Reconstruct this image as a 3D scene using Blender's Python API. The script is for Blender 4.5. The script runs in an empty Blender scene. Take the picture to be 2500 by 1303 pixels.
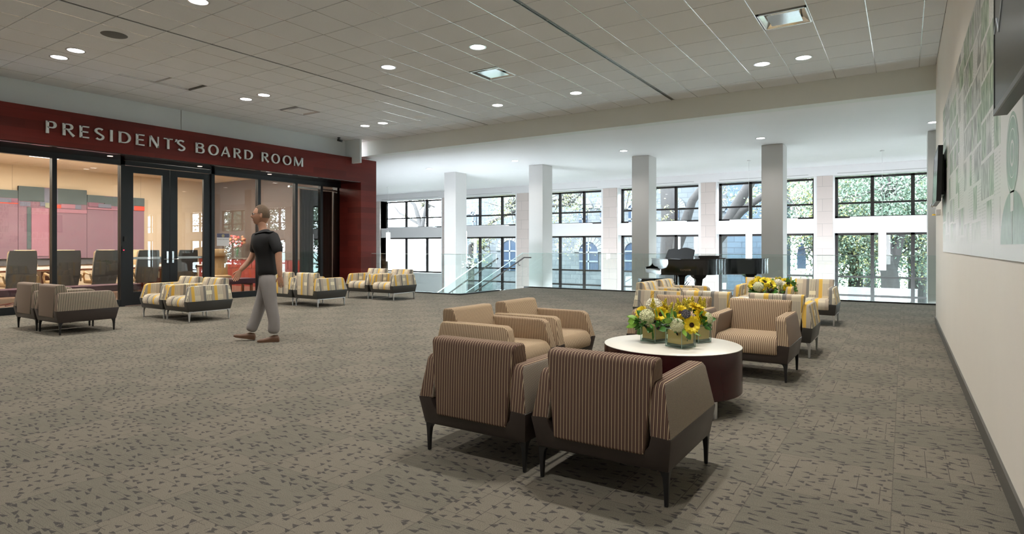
import bpy, bmesh, math, random
from mathutils import Vector, Matrix
C = bpy.context.collection
SC = bpy.context.scene
PI = math.pi
# ---------------- camera (eye 1.27 m, level, lens shifted) ----------------
FPX, HOR, EYE = 1467.7, 601.2, 1.27
YAW = math.atan((2206.4 - 1250) / FPX)
cd = bpy.data.cameras.new('camera'); cam = bpy.data.objects.new('camera', cd); C.objects.link(cam)
cam.location = (0, 0, EYE); cam.rotation_euler = (PI / 2, 0, YAW)
cd.sensor_width = 36; cd.lens = FPX / 2500 * 36; cd.shift_y = (HOR - 651.5) / 2500
cd.clip_start = 0.05; cd.clip_end = 500
SC.camera = cam
# ---------------- view / world / sun ----------------
vs = SC.view_settings; vs.view_transform = 'Standard'; vs.look = 'None'; vs.gamma = 1; vs.use_curve_mapping = False
vs.exposure = 0.16
SC.cycles.use_denoising = True
SC.cycles.max_bounces = 8; SC.cycles.diffuse_bounces = 5; SC.cycles.glossy_bounces = 4; SC.cycles.transparent_max_bounces = 16; SC.cycles.sample_clamp_indirect = 6
SC.cycles.caustics_reflective = False; SC.cycles.caustics_refractive = False
W = bpy.data.worlds.new('sky'); SC.world = W; W.use_nodes = True
bg = W.node_tree.nodes['Background']; bg.inputs[0].default_value = (0.85, 0.925, 1.0, 1); bg.inputs[1].default_value = 19.0
sd = bpy.data.lights.new('sun', 'SUN'); sd.energy = 4.5; sd.angle = math.radians(3); sd.color = (1, 0.95, 0.86)
sun = bpy.data.objects.new('sun', sd); C.objects.link(sun); sun.rotation_euler = (math.radians(48), 0, math.radians(-35))
CAN_W, PORTAL_ON = 210.0, True
# ---------------- helpers ----------------
def lin(c):
    return tuple(((x / 255) / 12.92 if x / 255 <= 0.04045 else (((x / 255) + 0.055) / 1.055) ** 2.4) for x in c)
def mat(name, rgb, rough=0.6, metal=0.0, spec=0.5, emit=None, es=0.0, coat=0.0, sub=None):
    m = bpy.data.materials.new(name); m.use_nodes = True
    b = m.node_tree.nodes['Principled BSDF']
    b.inputs['Base Color'].default_value = (*rgb, 1); b.inputs['Roughness'].default_value = rough
    b.inputs['Metallic'].default_value = metal; b.inputs['Specular IOR Level'].default_value = spec
    if coat: b.inputs['Coat Weight'].default_value = coat; b.inputs['Coat Roughness'].default_value = 0.05
    if emit: b.inputs['Emission Color'].default_value = (*emit, 1); b.inputs['Emission Strength'].default_value = es
    return m
def N(m, t, **kw):
    n = m.node_tree.nodes.new(t)
    for k, v in kw.items():
        if k.startswith('i_'):
            n.inputs[k[2:].replace('_', ' ')].default_value = v
        else: setattr(n, k, v)
    return n
def L(m, a, b): m.node_tree.links.new(a, b)
def bsdf(m): return m.node_tree.nodes['Principled BSDF']
def math_(m, op, a, b=None, c=None):
    n = N(m, 'ShaderNodeMath', operation=op)
    for i, v in enumerate((a, b, c)):
        if v is None: continue
        if isinstance(v, (int, float)): n.inputs[i].default_value = v
        else: L(m, v, n.inputs[i])
    return n.outputs[0]
def mix_(m, f, a, b):
    n = N(m, 'ShaderNodeMix', data_type='RGBA')
    for i, v in ((0, f), (6, a), (7, b)):
        if isinstance(v, (int, float)): n.inputs[i].default_value = v
        elif isinstance(v, tuple): n.inputs[i].default_value = (*v[:3], 1)
        else: L(m, v, n.inputs[i])
    return n.outputs[2]
def noisy(name, rgb, var=0.12, scale=6.0, rough=0.6, bump=0.0, **kw):
    m = mat(name, rgb, rough, **kw)
    tc = N(m, 'ShaderNodeTexCoord'); no = N(m, 'ShaderNodeTexNoise', i_Scale=scale, i_Detail=6.0)
    L(m, tc.outputs['Object'], no.inputs['Vector'])
    L(m, mix_(m, no.outputs['Fac'], tuple(max(0, c * (1 - var)) for c in rgb), tuple(min(1, c * (1 + var)) for c in rgb)), bsdf(m).inputs['Base Color'])
    if bump:
        bu = N(m, 'ShaderNodeBump', i_Strength=bump, i_Distance=0.01); L(m, no.outputs['Fac'], bu.inputs['Height']); L(m, bu.outputs[0], bsdf(m).inputs['Normal'])
    return m
def glassmat(name, tint=(0.97, 1, 0.99), ior=1.5, rough=0.0, boost=1.0):
    m = bpy.data.materials.new(name); m.use_nodes = True; nt = m.node_tree; nt.nodes.remove(bsdf(m))
    out = nt.nodes['Material Output']; tr = N(m, 'ShaderNodeBsdfTransparent'); tr.inputs[0].default_value = (*tint, 1)
    gl = N(m, 'ShaderNodeBsdfGlossy'); gl.inputs['Roughness'].default_value = rough; lw = N(m, 'ShaderNodeLayerWeight'); f0 = ((ior - 1) / (ior + 1)) ** 2
    fr = math_(m, 'ADD', math_(m, 'MULTIPLY', math_(m, 'POWER', lw.outputs['Facing'], 5.0), 1 - f0), f0)
    f = math_(m, 'MINIMUM', math_(m, 'MULTIPLY', fr, boost), 1.0)
    mx = N(m, 'ShaderNodeMixShader'); L(m, f, mx.inputs[0]); L(m, tr.outputs[0], mx.inputs[1]); L(m, gl.outputs[0], mx.inputs[2]); L(m, mx.outputs[0], out.inputs[0])
    return m

def box(bm, x0, x1, y0, y1, z0, z1):
    v = [bm.verts.new((x, y, z)) for z in (z0, z1) for y in (y0, y1) for x in (x0, x1)]
    for f in ((0, 2, 3, 1), (4, 5, 7, 6), (0, 1, 5, 4), (2, 6, 7, 3), (0, 4, 6, 2), (1, 3, 7, 5)): bm.faces.new([v[i] for i in f])
    return bm
def rbox(bm, c, s, ang=0, axis='Z'):
    t = bmesh.new(); box(t, -s[0] / 2, s[0] / 2, -s[1] / 2, s[1] / 2, -s[2] / 2, s[2] / 2)
    t.transform(Matrix.Translation(c) @ Matrix.Rotation(ang, 4, axis)); add(bm, t); return bm
def add(bm, t, M=None):
    if M is not None: t.transform(M)
    me = bpy.data.meshes.new('t'); t.to_mesh(me); bm.from_mesh(me); bpy.data.meshes.remove(me); t.free()
def B(): return bmesh.new()
def bx(*a): return box(B(), *a)
def prism(poly, a, b, axis='y', bm=None):
    """poly: 2D points; axis y -> (x,z) extruded along y; x -> (y,z); z -> (x,y)"""
    bm = bm or B()
    def P(p, t): return {'y': (p[0], t, p[1]), 'x': (t, p[0], p[1]), 'z': (p[0], p[1], t)}[axis]
    lo = [bm.verts.new(P(p, a)) for p in poly]; hi = [bm.verts.new(P(p, b)) for p in poly]; n = len(poly)
    bm.faces.new(lo[::-1]); bm.faces.new(hi)
    for i in range(n): bm.faces.new((lo[i], lo[(i + 1) % n], hi[(i + 1) % n], hi[i]))
    bmesh.ops.recalc_face_normals(bm, faces=bm.faces); return bm
def loft(rings, bm=None, cap=True):
    bm = bm or B(); R = [[bm.verts.new(p) for p in r] for r in rings]; n = len(rings[0])
    for a, b in zip(R, R[1:]):
        for i in range(n): bm.faces.new((a[i], a[(i + 1) % n], b[(i + 1) % n], b[i]))
    if cap: bm.faces.new(R[0][::-1]); bm.faces.new(R[-1])
    bmesh.ops.recalc_face_normals(bm, faces=bm.faces); return bm
def tube(pts, r, n=8, bm=None, cap=True):
    bm = bm or B(); pts = [Vector(p) for p in pts]; rings = []
    rs = r if isinstance(r, (list, tuple)) else [r] * len(pts)
    up = None
    for i, p in enumerate(pts):
        d = (pts[min(i + 1, len(pts) - 1)] - pts[max(i - 1, 0)]).normalized()
        if up is None:
            up = Vector((0, 0, 1)) if abs(d.z) < 0.9 else Vector((1, 0, 0))
        a = d.cross(up).normalized(); b = d.cross(a).normalized(); up = b.cross(d) if False else up
        rings.append([p + (a * math.cos(2 * PI * k / n) + b * math.sin(2 * PI * k / n)) * rs[i] for k in range(n)])
    return loft(rings, bm, cap)
def lathe(prof, n=32, c=(0, 0, 0), bm=None):
    rings = [[(c[0] + r * math.cos(2 * PI * k / n), c[1] + r * math.sin(2 * PI * k / n), c[2] + z) for k in range(n)] for r, z in prof]
    return loft(rings, bm)
def bevel(bm, w, seg=2, ang=30):
    bmesh.ops.remove_doubles(bm, verts=bm.verts, dist=1e-5)
    es = [e for e in bm.edges if len(e.link_faces) == 2 and e.calc_face_angle(0) > math.radians(ang)]
    bmesh.ops.bevel(bm, geom=es, offset=w, segments=seg, affect='EDGES', profile=0.5, clamp_overlap=True); return bm
def obj(name, bm, m, parent=None, smooth=False, world=False, uv=False, side=None, label=None):
    if world and parent is not None: bm.transform(Matrix.Translation(-Vector(parent.location)))
    me = bpy.data.meshes.new(name)
    if uv:
        l = bm.loops.layers.uv.new('UVMap')
        for f in bm.faces:
            n = f.normal; k = 0 if abs(n.x) > 0.7 else (2 if abs(n.z) > 0.7 else 1)
            for lo in f.loops:
                c = lo.vert.co; lo[l].uv = (c.y, c.z) if k == 0 else ((c.x, c.y) if k == 2 else (c.x, c.z))
            if side is not None and k == 0: f.material_index = 1
    bm.to_mesh(me); bm.free()
    for x in (m if isinstance(m, (list, tuple)) else [m]): me.materials.append(x)
    if side is not None: me.materials.append(side)
    if smooth:
        me.shade_smooth() if hasattr(me, 'shade_smooth') else None
        try: me.set_sharp_from_angle(angle=math.radians(40))
        except Exception: pass
    o = bpy.data.objects.new(name, me); C.objects.link(o)
    if parent is not None: o.parent = parent
    if label: o['label'] = label
    return o
def thing(name, label, cat, loc=(0, 0, 0), rz=0.0, group=None):
    o = bpy.data.objects.new(name, None); C.objects.link(o); o.empty_display_size = 0.1
    o.location = loc; o.rotation_euler = (0, 0, rz); return tag(o, label, cat, group)
def tag(o, label, cat, group=None):
    o['label'] = label; o['category'] = cat
    if group: o['group'] = group
    return o
def struct(name, bm, m, parent=None, smooth=False):
    o = obj(name, bm, m, parent, smooth)
    if parent is None: o['kind'] = 'structure'
    return o
def kids(o): return [x for x in C.objects if x.parent == o]
def dup(root, loc, rz, label, group=None):
    r = root.copy(); C.objects.link(r); r.location = loc; r.rotation_euler = (0, 0, rz); r['label'] = label
    if group: r['group'] = group
    for ch in kids(root):
        c = ch.copy(); C.objects.link(c); c.parent = r
        for g in kids(ch):
            d = g.copy(); C.objects.link(d); d.parent = c
    return r
# ---------------- materials ----------------
M_wallR = noisy('wall_paint_warm', (0.88, 0.83, 0.75), 0.03, 2, 0.55)
M_wallL = noisy('wall_paint_grey', (0.82, 0.89, 0.93), 0.03, 2, 0.6)
M_white = noisy('white_plaster', (0.84, 0.84, 0.845), 0.02, 2, 0.6)
M_winw = noisy('window_wall_plaster', (0.72, 0.71, 0.71), 0.02, 2, 0.6)
M_col = noisy('column_paint', (0.66, 0.65, 0.64), 0.03, 2, 0.5)
M_tile = noisy('ceiling_tile', (0.86, 0.885, 0.92), 0.05, 90, 0.9, 0.1)
M_fascia = noisy('fascia_paint', (0.78, 0.81, 0.78), 0.03, 2, 0.7)
M_grid = mat('ceiling_grid_metal', (0.90, 0.92, 0.95), 0.22, 0.5)
M_black = mat('black_metal', (0.012, 0.012, 0.013), 0.35)
M_frame = mat('window_frame_bronze', (0.022, 0.018, 0.017), 0.35, 0.3)
M_store = mat('storefront_black_aluminium', (0.012, 0.015, 0.018), 0.4, 0.2)
M_glass = glassmat('window_glass', (0.96, 0.99, 1.0))
M_sglass = glassmat('storefront_glass', (0.88, 0.88, 0.86), 1.5, 0.0, 1.6)
M_rail = glassmat('rail_glass', (0.93, 0.975, 0.965), 1.5)
M_edge = mat('glass_edge', (0.55, 0.66, 0.64), 0.15, 0, 0.8)
M_alu = mat('brushed_aluminium', (0.72, 0.73, 0.75), 0.28, 0.9)
M_chrome = mat('chrome', (0.85, 0.86, 0.88), 0.12, 1.0)
M_hand = mat('dark_bronze_handrail', (0.03, 0.022, 0.02), 0.35, 0.4)
M_lit = mat('lamp_lens', (1, 1, 1), 0.5, emit=(1, 0.97, 0.92), es=9)
M_pend = mat('pendant_diffuser', (1, 1, 1), 0.5, emit=(0.97, 0.98, 1.0), es=8.5)
M_base = noisy('grey_rubber_base', (0.10, 0.095, 0.085), 0.1, 5, 0.45)
M_leatherB = noisy('dark_brown_leather', (0.040, 0.029, 0.025), 0.15, 40, 0.42, 0.05)
M_leatherK = noisy('charcoal_leather', (0.040, 0.038, 0.034), 0.1, 40, 0.45, 0.05)
M_topw = mat('cream_laminate_top', (0.80, 0.77, 0.69), 0.3)
M_drum = noisy('oxblood_lacquer', (0.040, 0.006, 0.008), 0.25, 3, 0.22)
M_piano = mat('black_piano_lacquer', (0.004, 0.004, 0.004), 0.10, 0, 0.45, coat=0.15)

def carpet():
    m = mat('carpet_tile', (0.2, 0.2, 0.2), 0.95, spec=0.1); b = bsdf(m)
    geo = N(m, 'ShaderNodeNewGeometry'); sp = N(m, 'ShaderNodeSeparateXYZ'); L(m, geo.outputs['Position'], sp.inputs[0])
    x, y = sp.outputs[0], sp.outputs[1]; T = 0.61
    ux = math_(m, 'DIVIDE', math_(m, 'ADD', x, 30.5 + 0.05), T); uy = math_(m, 'DIVIDE', math_(m, 'ADD', y, 30.5 + 0.265), T)
    ix = math_(m, 'FLOOR', ux); iy = math_(m, 'FLOOR', uy)
    chk = math_(m, 'MODULO', math_(m, 'ADD', ix, iy), 2.0)
    chk = math_(m, 'GREATER_THAN', chk, 0.5)
    # seams
    fx = math_(m, 'FRACT', ux); fy = math_(m, 'FRACT', uy)
    sx = math_(m, 'LESS_THAN', math_(m, 'MINIMUM', fx, math_(m, 'SUBTRACT', 1.0, fx)), 0.004)
    sy = math_(m, 'LESS_THAN', math_(m, 'MINIMUM', fy, math_(m, 'SUBTRACT', 1.0, fy)), 0.004)
    seam = math_(m, 'MAXIMUM', sx, sy)
    nz = N(m, 'ShaderNodeTexNoise', i_Scale=260.0, i_Detail=3.0); L(m, geo.outputs['Position'], nz.inputs['Vector'])
    nb = N(m, 'ShaderNodeTexNoise', i_Scale=14.0, i_Detail=4.0); L(m, geo.outputs['Position'], nb.inputs['Vector'])
    def flecks(sx_, sy_, rx, ry):
        cb = N(m, 'ShaderNodeCombineXYZ'); L(m, math_(m, 'MULTIPLY', x, sx_), cb.inputs[0]); L(m, math_(m, 'MULTIPLY', y, sy_), cb.inputs[1])
        vo = N(m, 'ShaderNodeTexVoronoi', voronoi_dimensions='2D', i_Scale=1.0, i_Randomness=1.0); L(m, cb.outputs[0], vo.inputs['Vector'])
        s1 = N(m, 'ShaderNodeVectorMath', operation='SUBTRACT'); L(m, cb.outputs[0], s1.inputs[0]); L(m, vo.outputs['Position'], s1.inputs[1])
        q = N(m, 'ShaderNodeSeparateXYZ'); L(m, s1.outputs[0], q.inputs[0])
        cc = N(m, 'ShaderNodeSeparateXYZ'); L(m, vo.outputs['Color'], cc.inputs[0])
        sg = math_(m, 'SUBTRACT', math_(m, 'MULTIPLY', math_(m, 'GREATER_THAN', cc.outputs[0], 0.35), 2.0), 1.0)
        lx = math_(m, 'ADD', math_(m, 'MULTIPLY', q.outputs[0], sg), math_(m, 'MULTIPLY', math_(m, 'SUBTRACT', nz.outputs['Fac'], 0.5), 0.28))
        lyw = math_(m, 'ADD', q.outputs[1], math_(m, 'MULTIPLY', math_(m, 'SUBTRACT', nb.outputs['Fac'], 0.5), 0.25))
        ly = math_(m, 'ADD', lyw, math_(m, 'MULTIPLY', lx, math_(m, 'SUBTRACT', cc.outputs[1], 0.5)))
        size = math_(m, 'ADD', math_(m, 'MULTIPLY', cc.outputs[2], 0.7), 0.5)
        half = math_(m, 'MULTIPLY', math_(m, 'ADD', lx, rx), math_(m, 'MULTIPLY', size, ry))
        ins = math_(m, 'MULTIPLY', math_(m, 'LESS_THAN', math_(m, 'ABSOLUTE', ly), half), math_(m, 'LESS_THAN', lx, rx * 0.8))
        return math_(m, 'MULTIPLY', math_(m, 'MULTIPLY', ins, math_(m, 'GREATER_THAN', cc.outputs[2], 0.22)), math_(m, 'GREATER_THAN', lx, -rx))
    fa = flecks(11.5, 19.0, 0.36, 0.42)     # dark tiles: long flecks along x
    fb = flecks(13.5, 17.0, 0.30, 0.55)
    # thin broken lines
    def lines(c, o, per, w):
        cb = N(m, 'ShaderNodeCombineXYZ'); L(m, math_(m, 'MULTIPLY', c, 1.0), cb.inputs[0]); L(m, math_(m, 'MULTIPLY', o, 0.2), cb.inputs[1])
        n2 = N(m, 'ShaderNodeTexNoise', i_Scale=3.0, i_Detail=2.0); L(m, cb.outputs[0], n2.inputs['Vector'])
        k = math_(m, 'FLOOR', math_(m, 'DIVIDE', c, per)); wn = N(m, 'ShaderNodeTexNoise', i_Scale=1.0)
        c2 = N(m, 'ShaderNodeCombineXYZ'); L(m, math_(m, 'MULTIPLY', k, 7.3), c2.inputs[0]); L(m, math_(m, 'MULTIPLY', o, 4.0), c2.inputs[1]); L(m, c2.outputs[0], wn.inputs['Vector'])
        f = math_(m, 'FRACT', math_(m, 'DIVIDE', c, per))
        return math_(m, 'MULTIPLY', math_(m, 'LESS_THAN', f, w), math_(m, 'GREATER_THAN', wn.outputs['Fac'], 0.5))
    la = lines(y, x, 0.017, 0.12); lb = lines(x, y, 0.105, 0.035); lc = lines(y, x, 0.09, 0.03)
    dark = mix_(m, nb.outputs['Fac'], (0.174, 0.160, 0.130), (0.204, 0.188, 0.152))
    dark = mix_(m, math_(m, 'MULTIPLY', la, 0.5), dark, (0.06, 0.055, 0.048))
    light = mix_(m, nb.outputs['Fac'], (0.196, 0.176, 0.142), (0.228, 0.205, 0.166))
    light = mix_(m, math_(m, 'MULTIPLY', math_(m, 'MAXIMUM', lb, lc), 0.7), light, (0.06, 0.055, 0.05))
    col = mix_(m, chk, dark, light)
    fl = math_(m, 'ADD', math_(m, 'MULTIPLY', fa, math_(m, 'SUBTRACT', 1.0, chk)), math_(m, 'MULTIPLY', fb, chk))
    col = mix_(m, math_(m, 'MULTIPLY', fl, 0.72), col, (0.042, 0.042, 0.046))
    col = mix_(m, math_(m, 'MULTIPLY', seam, 0.35), col, (0.05, 0.045, 0.04))
    mm = N(m, 'ShaderNodeMix', data_type='RGBA', blend_type='MULTIPLY'); mm.inputs[0].default_value = 1.0
    L(m, col, mm.inputs[6]); vr = N(m, 'ShaderNodeValToRGB'); vr.color_ramp.elements[0].position = 0.3; vr.color_ramp.elements[1].position = 0.7
    vr.color_ramp.elements[0].color = (0.62, 0.62, 0.62, 1); vr.color_ramp.elements[1].color = (1.28, 1.28, 1.28, 1); L(m, nz.outputs['Fac'], vr.inputs[0]); L(m, vr.outputs[0], mm.inputs[7])
    L(m, mm.outputs[2], b.inputs['Base Color'])
    bu = N(m, 'ShaderNodeBump', i_Strength=0.35, i_Distance=0.004); L(m, nz.outputs['Fac'], bu.inputs['Height']); L(m, bu.outputs[0], b.inputs['Normal'])
    return m
M_carpet = carpet()

def stripe(name, base, line, line2, per=0.0182, w=0.26):
    m = mat(name, base, 0.9, spec=0.15); uv = N(m, 'ShaderNodeUVMap'); sp = N(m, 'ShaderNodeSeparateXYZ'); L(m, uv.outputs[0], sp.inputs[0])
    f = math_(m, 'FRACT', math_(m, 'DIVIDE', math_(m, 'ADD', sp.outputs[0], 9.0), per))
    g = math_(m, 'FRACT', math_(m, 'DIVIDE', math_(m, 'ADD', sp.outputs[1], 9.0), 0.0045))
    dash = math_(m, 'ADD', math_(m, 'MULTIPLY', math_(m, 'GREATER_THAN', g, 0.35), 0.45), 0.55)
    l1 = math_(m, 'MULTIPLY', math_(m, 'LESS_THAN', f, w), dash)
    l2 = math_(m, 'MULTIPLY', math_(m, 'LESS_THAN', math_(m, 'ABSOLUTE', math_(m, 'SUBTRACT', f, 0.63)), 0.07), 0.55)
    c = mix_(m, l2, base, line2); c = mix_(m, l1, c, line)
    L(m, c, bsdf(m).inputs['Base Color']); return m
def check(name, a, bcol, per=0.0075):
    m = mat(name, a, 0.9, spec=0.15); uv = N(m, 'ShaderNodeUVMap'); sp = N(m, 'ShaderNodeSeparateXYZ'); L(m, uv.outputs[0], sp.inputs[0])
    f = math_(m, 'LESS_THAN', math_(m, 'FRACT', math_(m, 'DIVIDE', math_(m, 'ADD', sp.outputs[0], 9.0), per)), 0.5)
    g = math_(m, 'LESS_THAN', math_(m, 'FRACT', math_(m, 'DIVIDE', math_(m, 'ADD', sp.outputs[1], 9.0), per)), 0.6)
    L(m, mix_(m, math_(m, 'MULTIPLY', f, g), a, bcol), bsdf(m).inputs['Base Color']); return m
M_str = stripe('brown_striped_upholstery', (0.115, 0.070, 0.058), (0.62, 0.49, 0.32), (0.30, 0.19, 0.14), 0.0182, 0.21)
M_str2 = stripe('tan_striped_upholstery', (0.235, 0.160, 0.110), (0.66, 0.52, 0.34), (0.35, 0.24, 0.17), 0.0182, 0.42)
M_chk = check('brown_woven_side_upholstery', (0.15, 0.12, 0.105), (0.70, 0.62, 0.48), 0.0056)
M_plain = noisy('plain_taupe_upholstery', (0.245, 0.185, 0.145), 0.08, 120, 0.9)
M_strG = stripe('grey_striped_upholstery', (0.13, 0.12, 0.10), (0.62, 0.52, 0.38), (0.2, 0.17, 0.14), 0.021, 0.40)

def yellow(name='yellow_grey_block_striped_upholstery', fade=1.0):
    m = mat(name, (0.6, 0.55, 0.45), 0.9, spec=0.15); uv = N(m, 'ShaderNodeUVMap'); sp = N(m, 'ShaderNodeSeparateXYZ'); L(m, uv.outputs[0], sp.inputs[0])
    u = math_(m, 'ADD', sp.outputs[0], 8.13); v = math_(m, 'ADD', sp.outputs[1], 8.0)
    f = math_(m, 'FRACT', math_(m, 'DIVIDE', u, 0.40))
    r = N(m, 'ShaderNodeValToRGB'); cr = r.color_ramp; cr.interpolation = 'CONSTANT'
    st = [(0, (0.78, 0.50, 0.11)), (0.13, (0.46, 0.41, 0.34)), (0.25, (0.90, 0.82, 0.62)), (0.50, (0.23, 0.22, 0.205)), (0.61, (0.50, 0.42, 0.33)), (0.75, (0.72, 0.64, 0.48))]
    cr.elements[0].position = 0; cr.elements[0].color = (*st[0][1], 1); cr.elements[1].position = st[1][0]; cr.elements[1].color = (*st[1][1], 1)
    for p, c in st[2:]:
        e = cr.elements.new(p); e.color = (*c, 1)
    L(m, f, r.inputs[0]); c = r.outputs[0]
    g = math_(m, 'FRACT', math_(m, 'DIVIDE', u, 0.40 * 0.25 / 6))
    zb = math_(m, 'LESS_THAN', math_(m, 'ABSOLUTE', math_(m, 'SUBTRACT', math_(m, 'FRACT', math_(m, 'DIVIDE', v, 0.27)), 0.42)), 0.12)
    zc = math_(m, 'LESS_THAN', math_(m, 'ABSOLUTE', math_(m, 'SUBTRACT', math_(m, 'FRACT', math_(m, 'DIVIDE', math_(m, 'ADD', v, 0.1), 0.27)), 0.5)), 0.13)
    inA = math_(m, 'MULTIPLY', math_(m, 'GREATER_THAN', f, 0.25), math_(m, 'LESS_THAN', f, 0.50))
    inB = math_(m, 'GREATER_THAN', f, 0.75)
    sa = math_(m, 'MULTIPLY', math_(m, 'MULTIPLY', inA, math_(m, 'LESS_THAN', g, 0.42)), math_(m, 'SUBTRACT', 1.0, zb))
    sb = math_(m, 'MULTIPLY', math_(m, 'MULTIPLY', inB, math_(m, 'LESS_THAN', g, 0.5)), math_(m, 'SUBTRACT', 1.0, zc))
    c = mix_(m, sa, c, (0.10, 0.09, 0.085)); c = mix_(m, math_(m, 'MULTIPLY', sb, 0.8), c, (0.42, 0.37, 0.32))
    L(m, c, bsdf(m).inputs['Base Color']); return m
M_yel = yellow()

def planks(name, c1, c2, rough=0.42, sx=1.1, sz=0.16):
    m = mat(name, c1, rough, spec=0.22); tc = N(m, 'ShaderNodeNewGeometry'); sp = N(m, 'ShaderNodeSeparateXYZ'); L(m, tc.outputs['Position'], sp.inputs[0])
    cb = N(m, 'ShaderNodeCombineXYZ'); L(m, math_(m, 'ADD', sp.outputs[1], sp.outputs[0]), cb.inputs[0]); L(m, sp.outputs[2], cb.inputs[1])
    br = N(m, 'ShaderNodeTexBrick'); br.inputs['Scale'].default_value = 1.0; br.inputs['Brick Width'].default_value = sx; br.inputs['Row Height'].default_value = sz
    br.inputs['Mortar Size'].default_value = 0.002; br.inputs['Color1'].default_value = (*c1, 1); br.inputs['Color2'].default_value = (*c2, 1); br.inputs['Mortar'].default_value = (*[v * 0.6 for v in c1], 1)
    br.offset = 0.37; L(m, cb.outputs[0], br.inputs['Vector'])
    wn = N(m, 'ShaderNodeTexNoise', i_Scale=1.0, i_Detail=5.0); mp = N(m, 'ShaderNodeMapping'); mp.inputs['Scale'].default_value = (2, 30, 30); L(m, cb.outputs[0], mp.inputs[0]); L(m, mp.outputs[0], wn.inputs['Vector'])
    L(m, mix_(m, math_(m, 'MULTIPLY', wn.outputs['Fac'], 0.5), br.outputs[0], tuple(v * 0.45 for v in c1)), bsdf(m).inputs['Base Color']); return m
M_red = planks('red_stained_wood_panel', (0.200, 0.026, 0.019), (0.115, 0.017, 0.013))
def stone(name, c1, c2, mortar, bw, rh, ms=0.012, rough=0.9):
    m = mat(name, c1, rough); tc = N(m, 'ShaderNodeNewGeometry'); sp = N(m, 'ShaderNodeSeparateXYZ'); L(m, tc.outputs['Position'], sp.inputs[0])
    cb = N(m, 'ShaderNodeCombineXYZ'); L(m, math_(m, 'ADD', sp.outputs[0], sp.outputs[1]), cb.inputs[0]); L(m, sp.outputs[2], cb.inputs[1])
    br = N(m, 'ShaderNodeTexBrick'); br.inputs['Scale'].default_value = 1.0; br.inputs['Brick Width'].default_value = bw; br.inputs['Row Height'].default_value = rh
    br.inputs['Mortar Size'].default_value = ms; br.inputs['Mortar Smooth'].default_value = 0.1
    for k, c in (('Color1', c1), ('Color2', c2), ('Mortar', mortar)): br.inputs[k].default_value = (*c, 1)
    L(m, cb.outputs[0], br.inputs['Vector']); L(m, br.outputs[0], bsdf(m).inputs['Base Color']); return m
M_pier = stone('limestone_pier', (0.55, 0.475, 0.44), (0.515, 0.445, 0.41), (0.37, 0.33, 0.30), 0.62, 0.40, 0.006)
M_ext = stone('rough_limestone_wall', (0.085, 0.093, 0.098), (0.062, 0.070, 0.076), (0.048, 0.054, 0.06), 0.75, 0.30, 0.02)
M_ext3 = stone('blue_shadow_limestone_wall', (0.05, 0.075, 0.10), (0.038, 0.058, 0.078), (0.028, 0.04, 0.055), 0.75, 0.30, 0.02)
M_ext2 = stone('limestone_trim', (0.12, 0.125, 0.125), (0.105, 0.11, 0.11), (0.07, 0.075, 0.075), 0.5, 0.5, 0.02)
# ---------------- shell ----------------
ZC, ZF = 4.257, 3.85
bm = prism([(-13.9, -8), (9, -8), (9, 12.0), (20.5, 12.0), (20.5, 15.9), (-9.75, 15.9), (-9.75, 14.2), (-9.68, 12.43), (-13.9, 12.43)], -0.4, 0, 'z')
floor = struct('floor', bm, M_carpet)
M_floor2 = noisy('boardroom_floor', (0.22, 0.12, 0.09), 0.2, 3, 0.35)
struct('floor', bx(-20.6, -13.9, 0.8, 12.43, -0.4, 0.0), M_floor2)
M_lower = noisy('lower_level_floor', (0.34, 0.34, 0.33), 0.05, 2, 0.5)
struct('floor', bx(-27, 20.5, 12.2, 22.3, -4.3, -4.1), M_lower)
# dark edge channel along the open side (glass shoe)
bm = B(); box(bm, -9.9, 20.5, 15.86, 15.93, -0.05, 0.03); box(bm, -9.80, -9.68, 12.43, 14.22, -0.05, 0.03); box(bm, -13.2, -9.68, 12.40, 12.47, -0.05, 0.03)
struct('trim_1', bm, M_black)
# walls
bm = B(); box(bm, 0.447, 0.75, -8, 12.2, 0, ZC + 0.1)
struct('wall_right', bm, M_wallR)
struct('baseboard_right', bx(0.433, 0.447, -8, 12.2, 0, 0.105), M_base)
struct('wall_right', bx(0.75, 20.5, 11.9, 12.2, 0, ZC + 0.1), M_wallR)
struct('wall_right', bx(20.5, 20.8, 12.0, 22.3, -4.2, ZF), M_white)
struct('wall_back', bx(-13.6, 0.75, -8.3, -8, 0, ZC + 0.1), M_wallR)
bm = B(); box(bm, -13.6, -13.28, -8, 11.75, 3.60, ZC + 0.1); box(bm, -13.28, -12.67, 11.70, 11.76, 3.60, ZC + 0.1)
struct('wall_left', bm, M_wallL)
struct('trim_2', bx(-13.282, -13.276, 7.08, 7.087, 3.75, ZC), M_base)
struct('wall_left', bx(-13.6, -13.28, -8, 1.0, 0, 3.6), M_wallL)
struct('wall_left', bx(-27.3, -27, 12.2, 22.3, -4.2, ZF), M_white)
struct('wall_front', bx(-27, -13.3, 12.5, 12.64, -4.2, ZF), M_winw)
# fascia between the tiled ceiling and the plaster ceiling
bm = B(); box(bm, -12.80, 0.447, 12.1, 12.4, ZF, ZC + 0.12)
struct('trim_3', bm, M_fascia)
struct('ceiling', bx(-27, 20.5, 12.15, 22.4, ZF + 0.002, ZF + 0.5), M_white)
struct('ceiling', bx(-13.9, 9, -8.4, 12.5, ZC + 0.12, ZC + 0.5), M_wallL)
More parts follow.
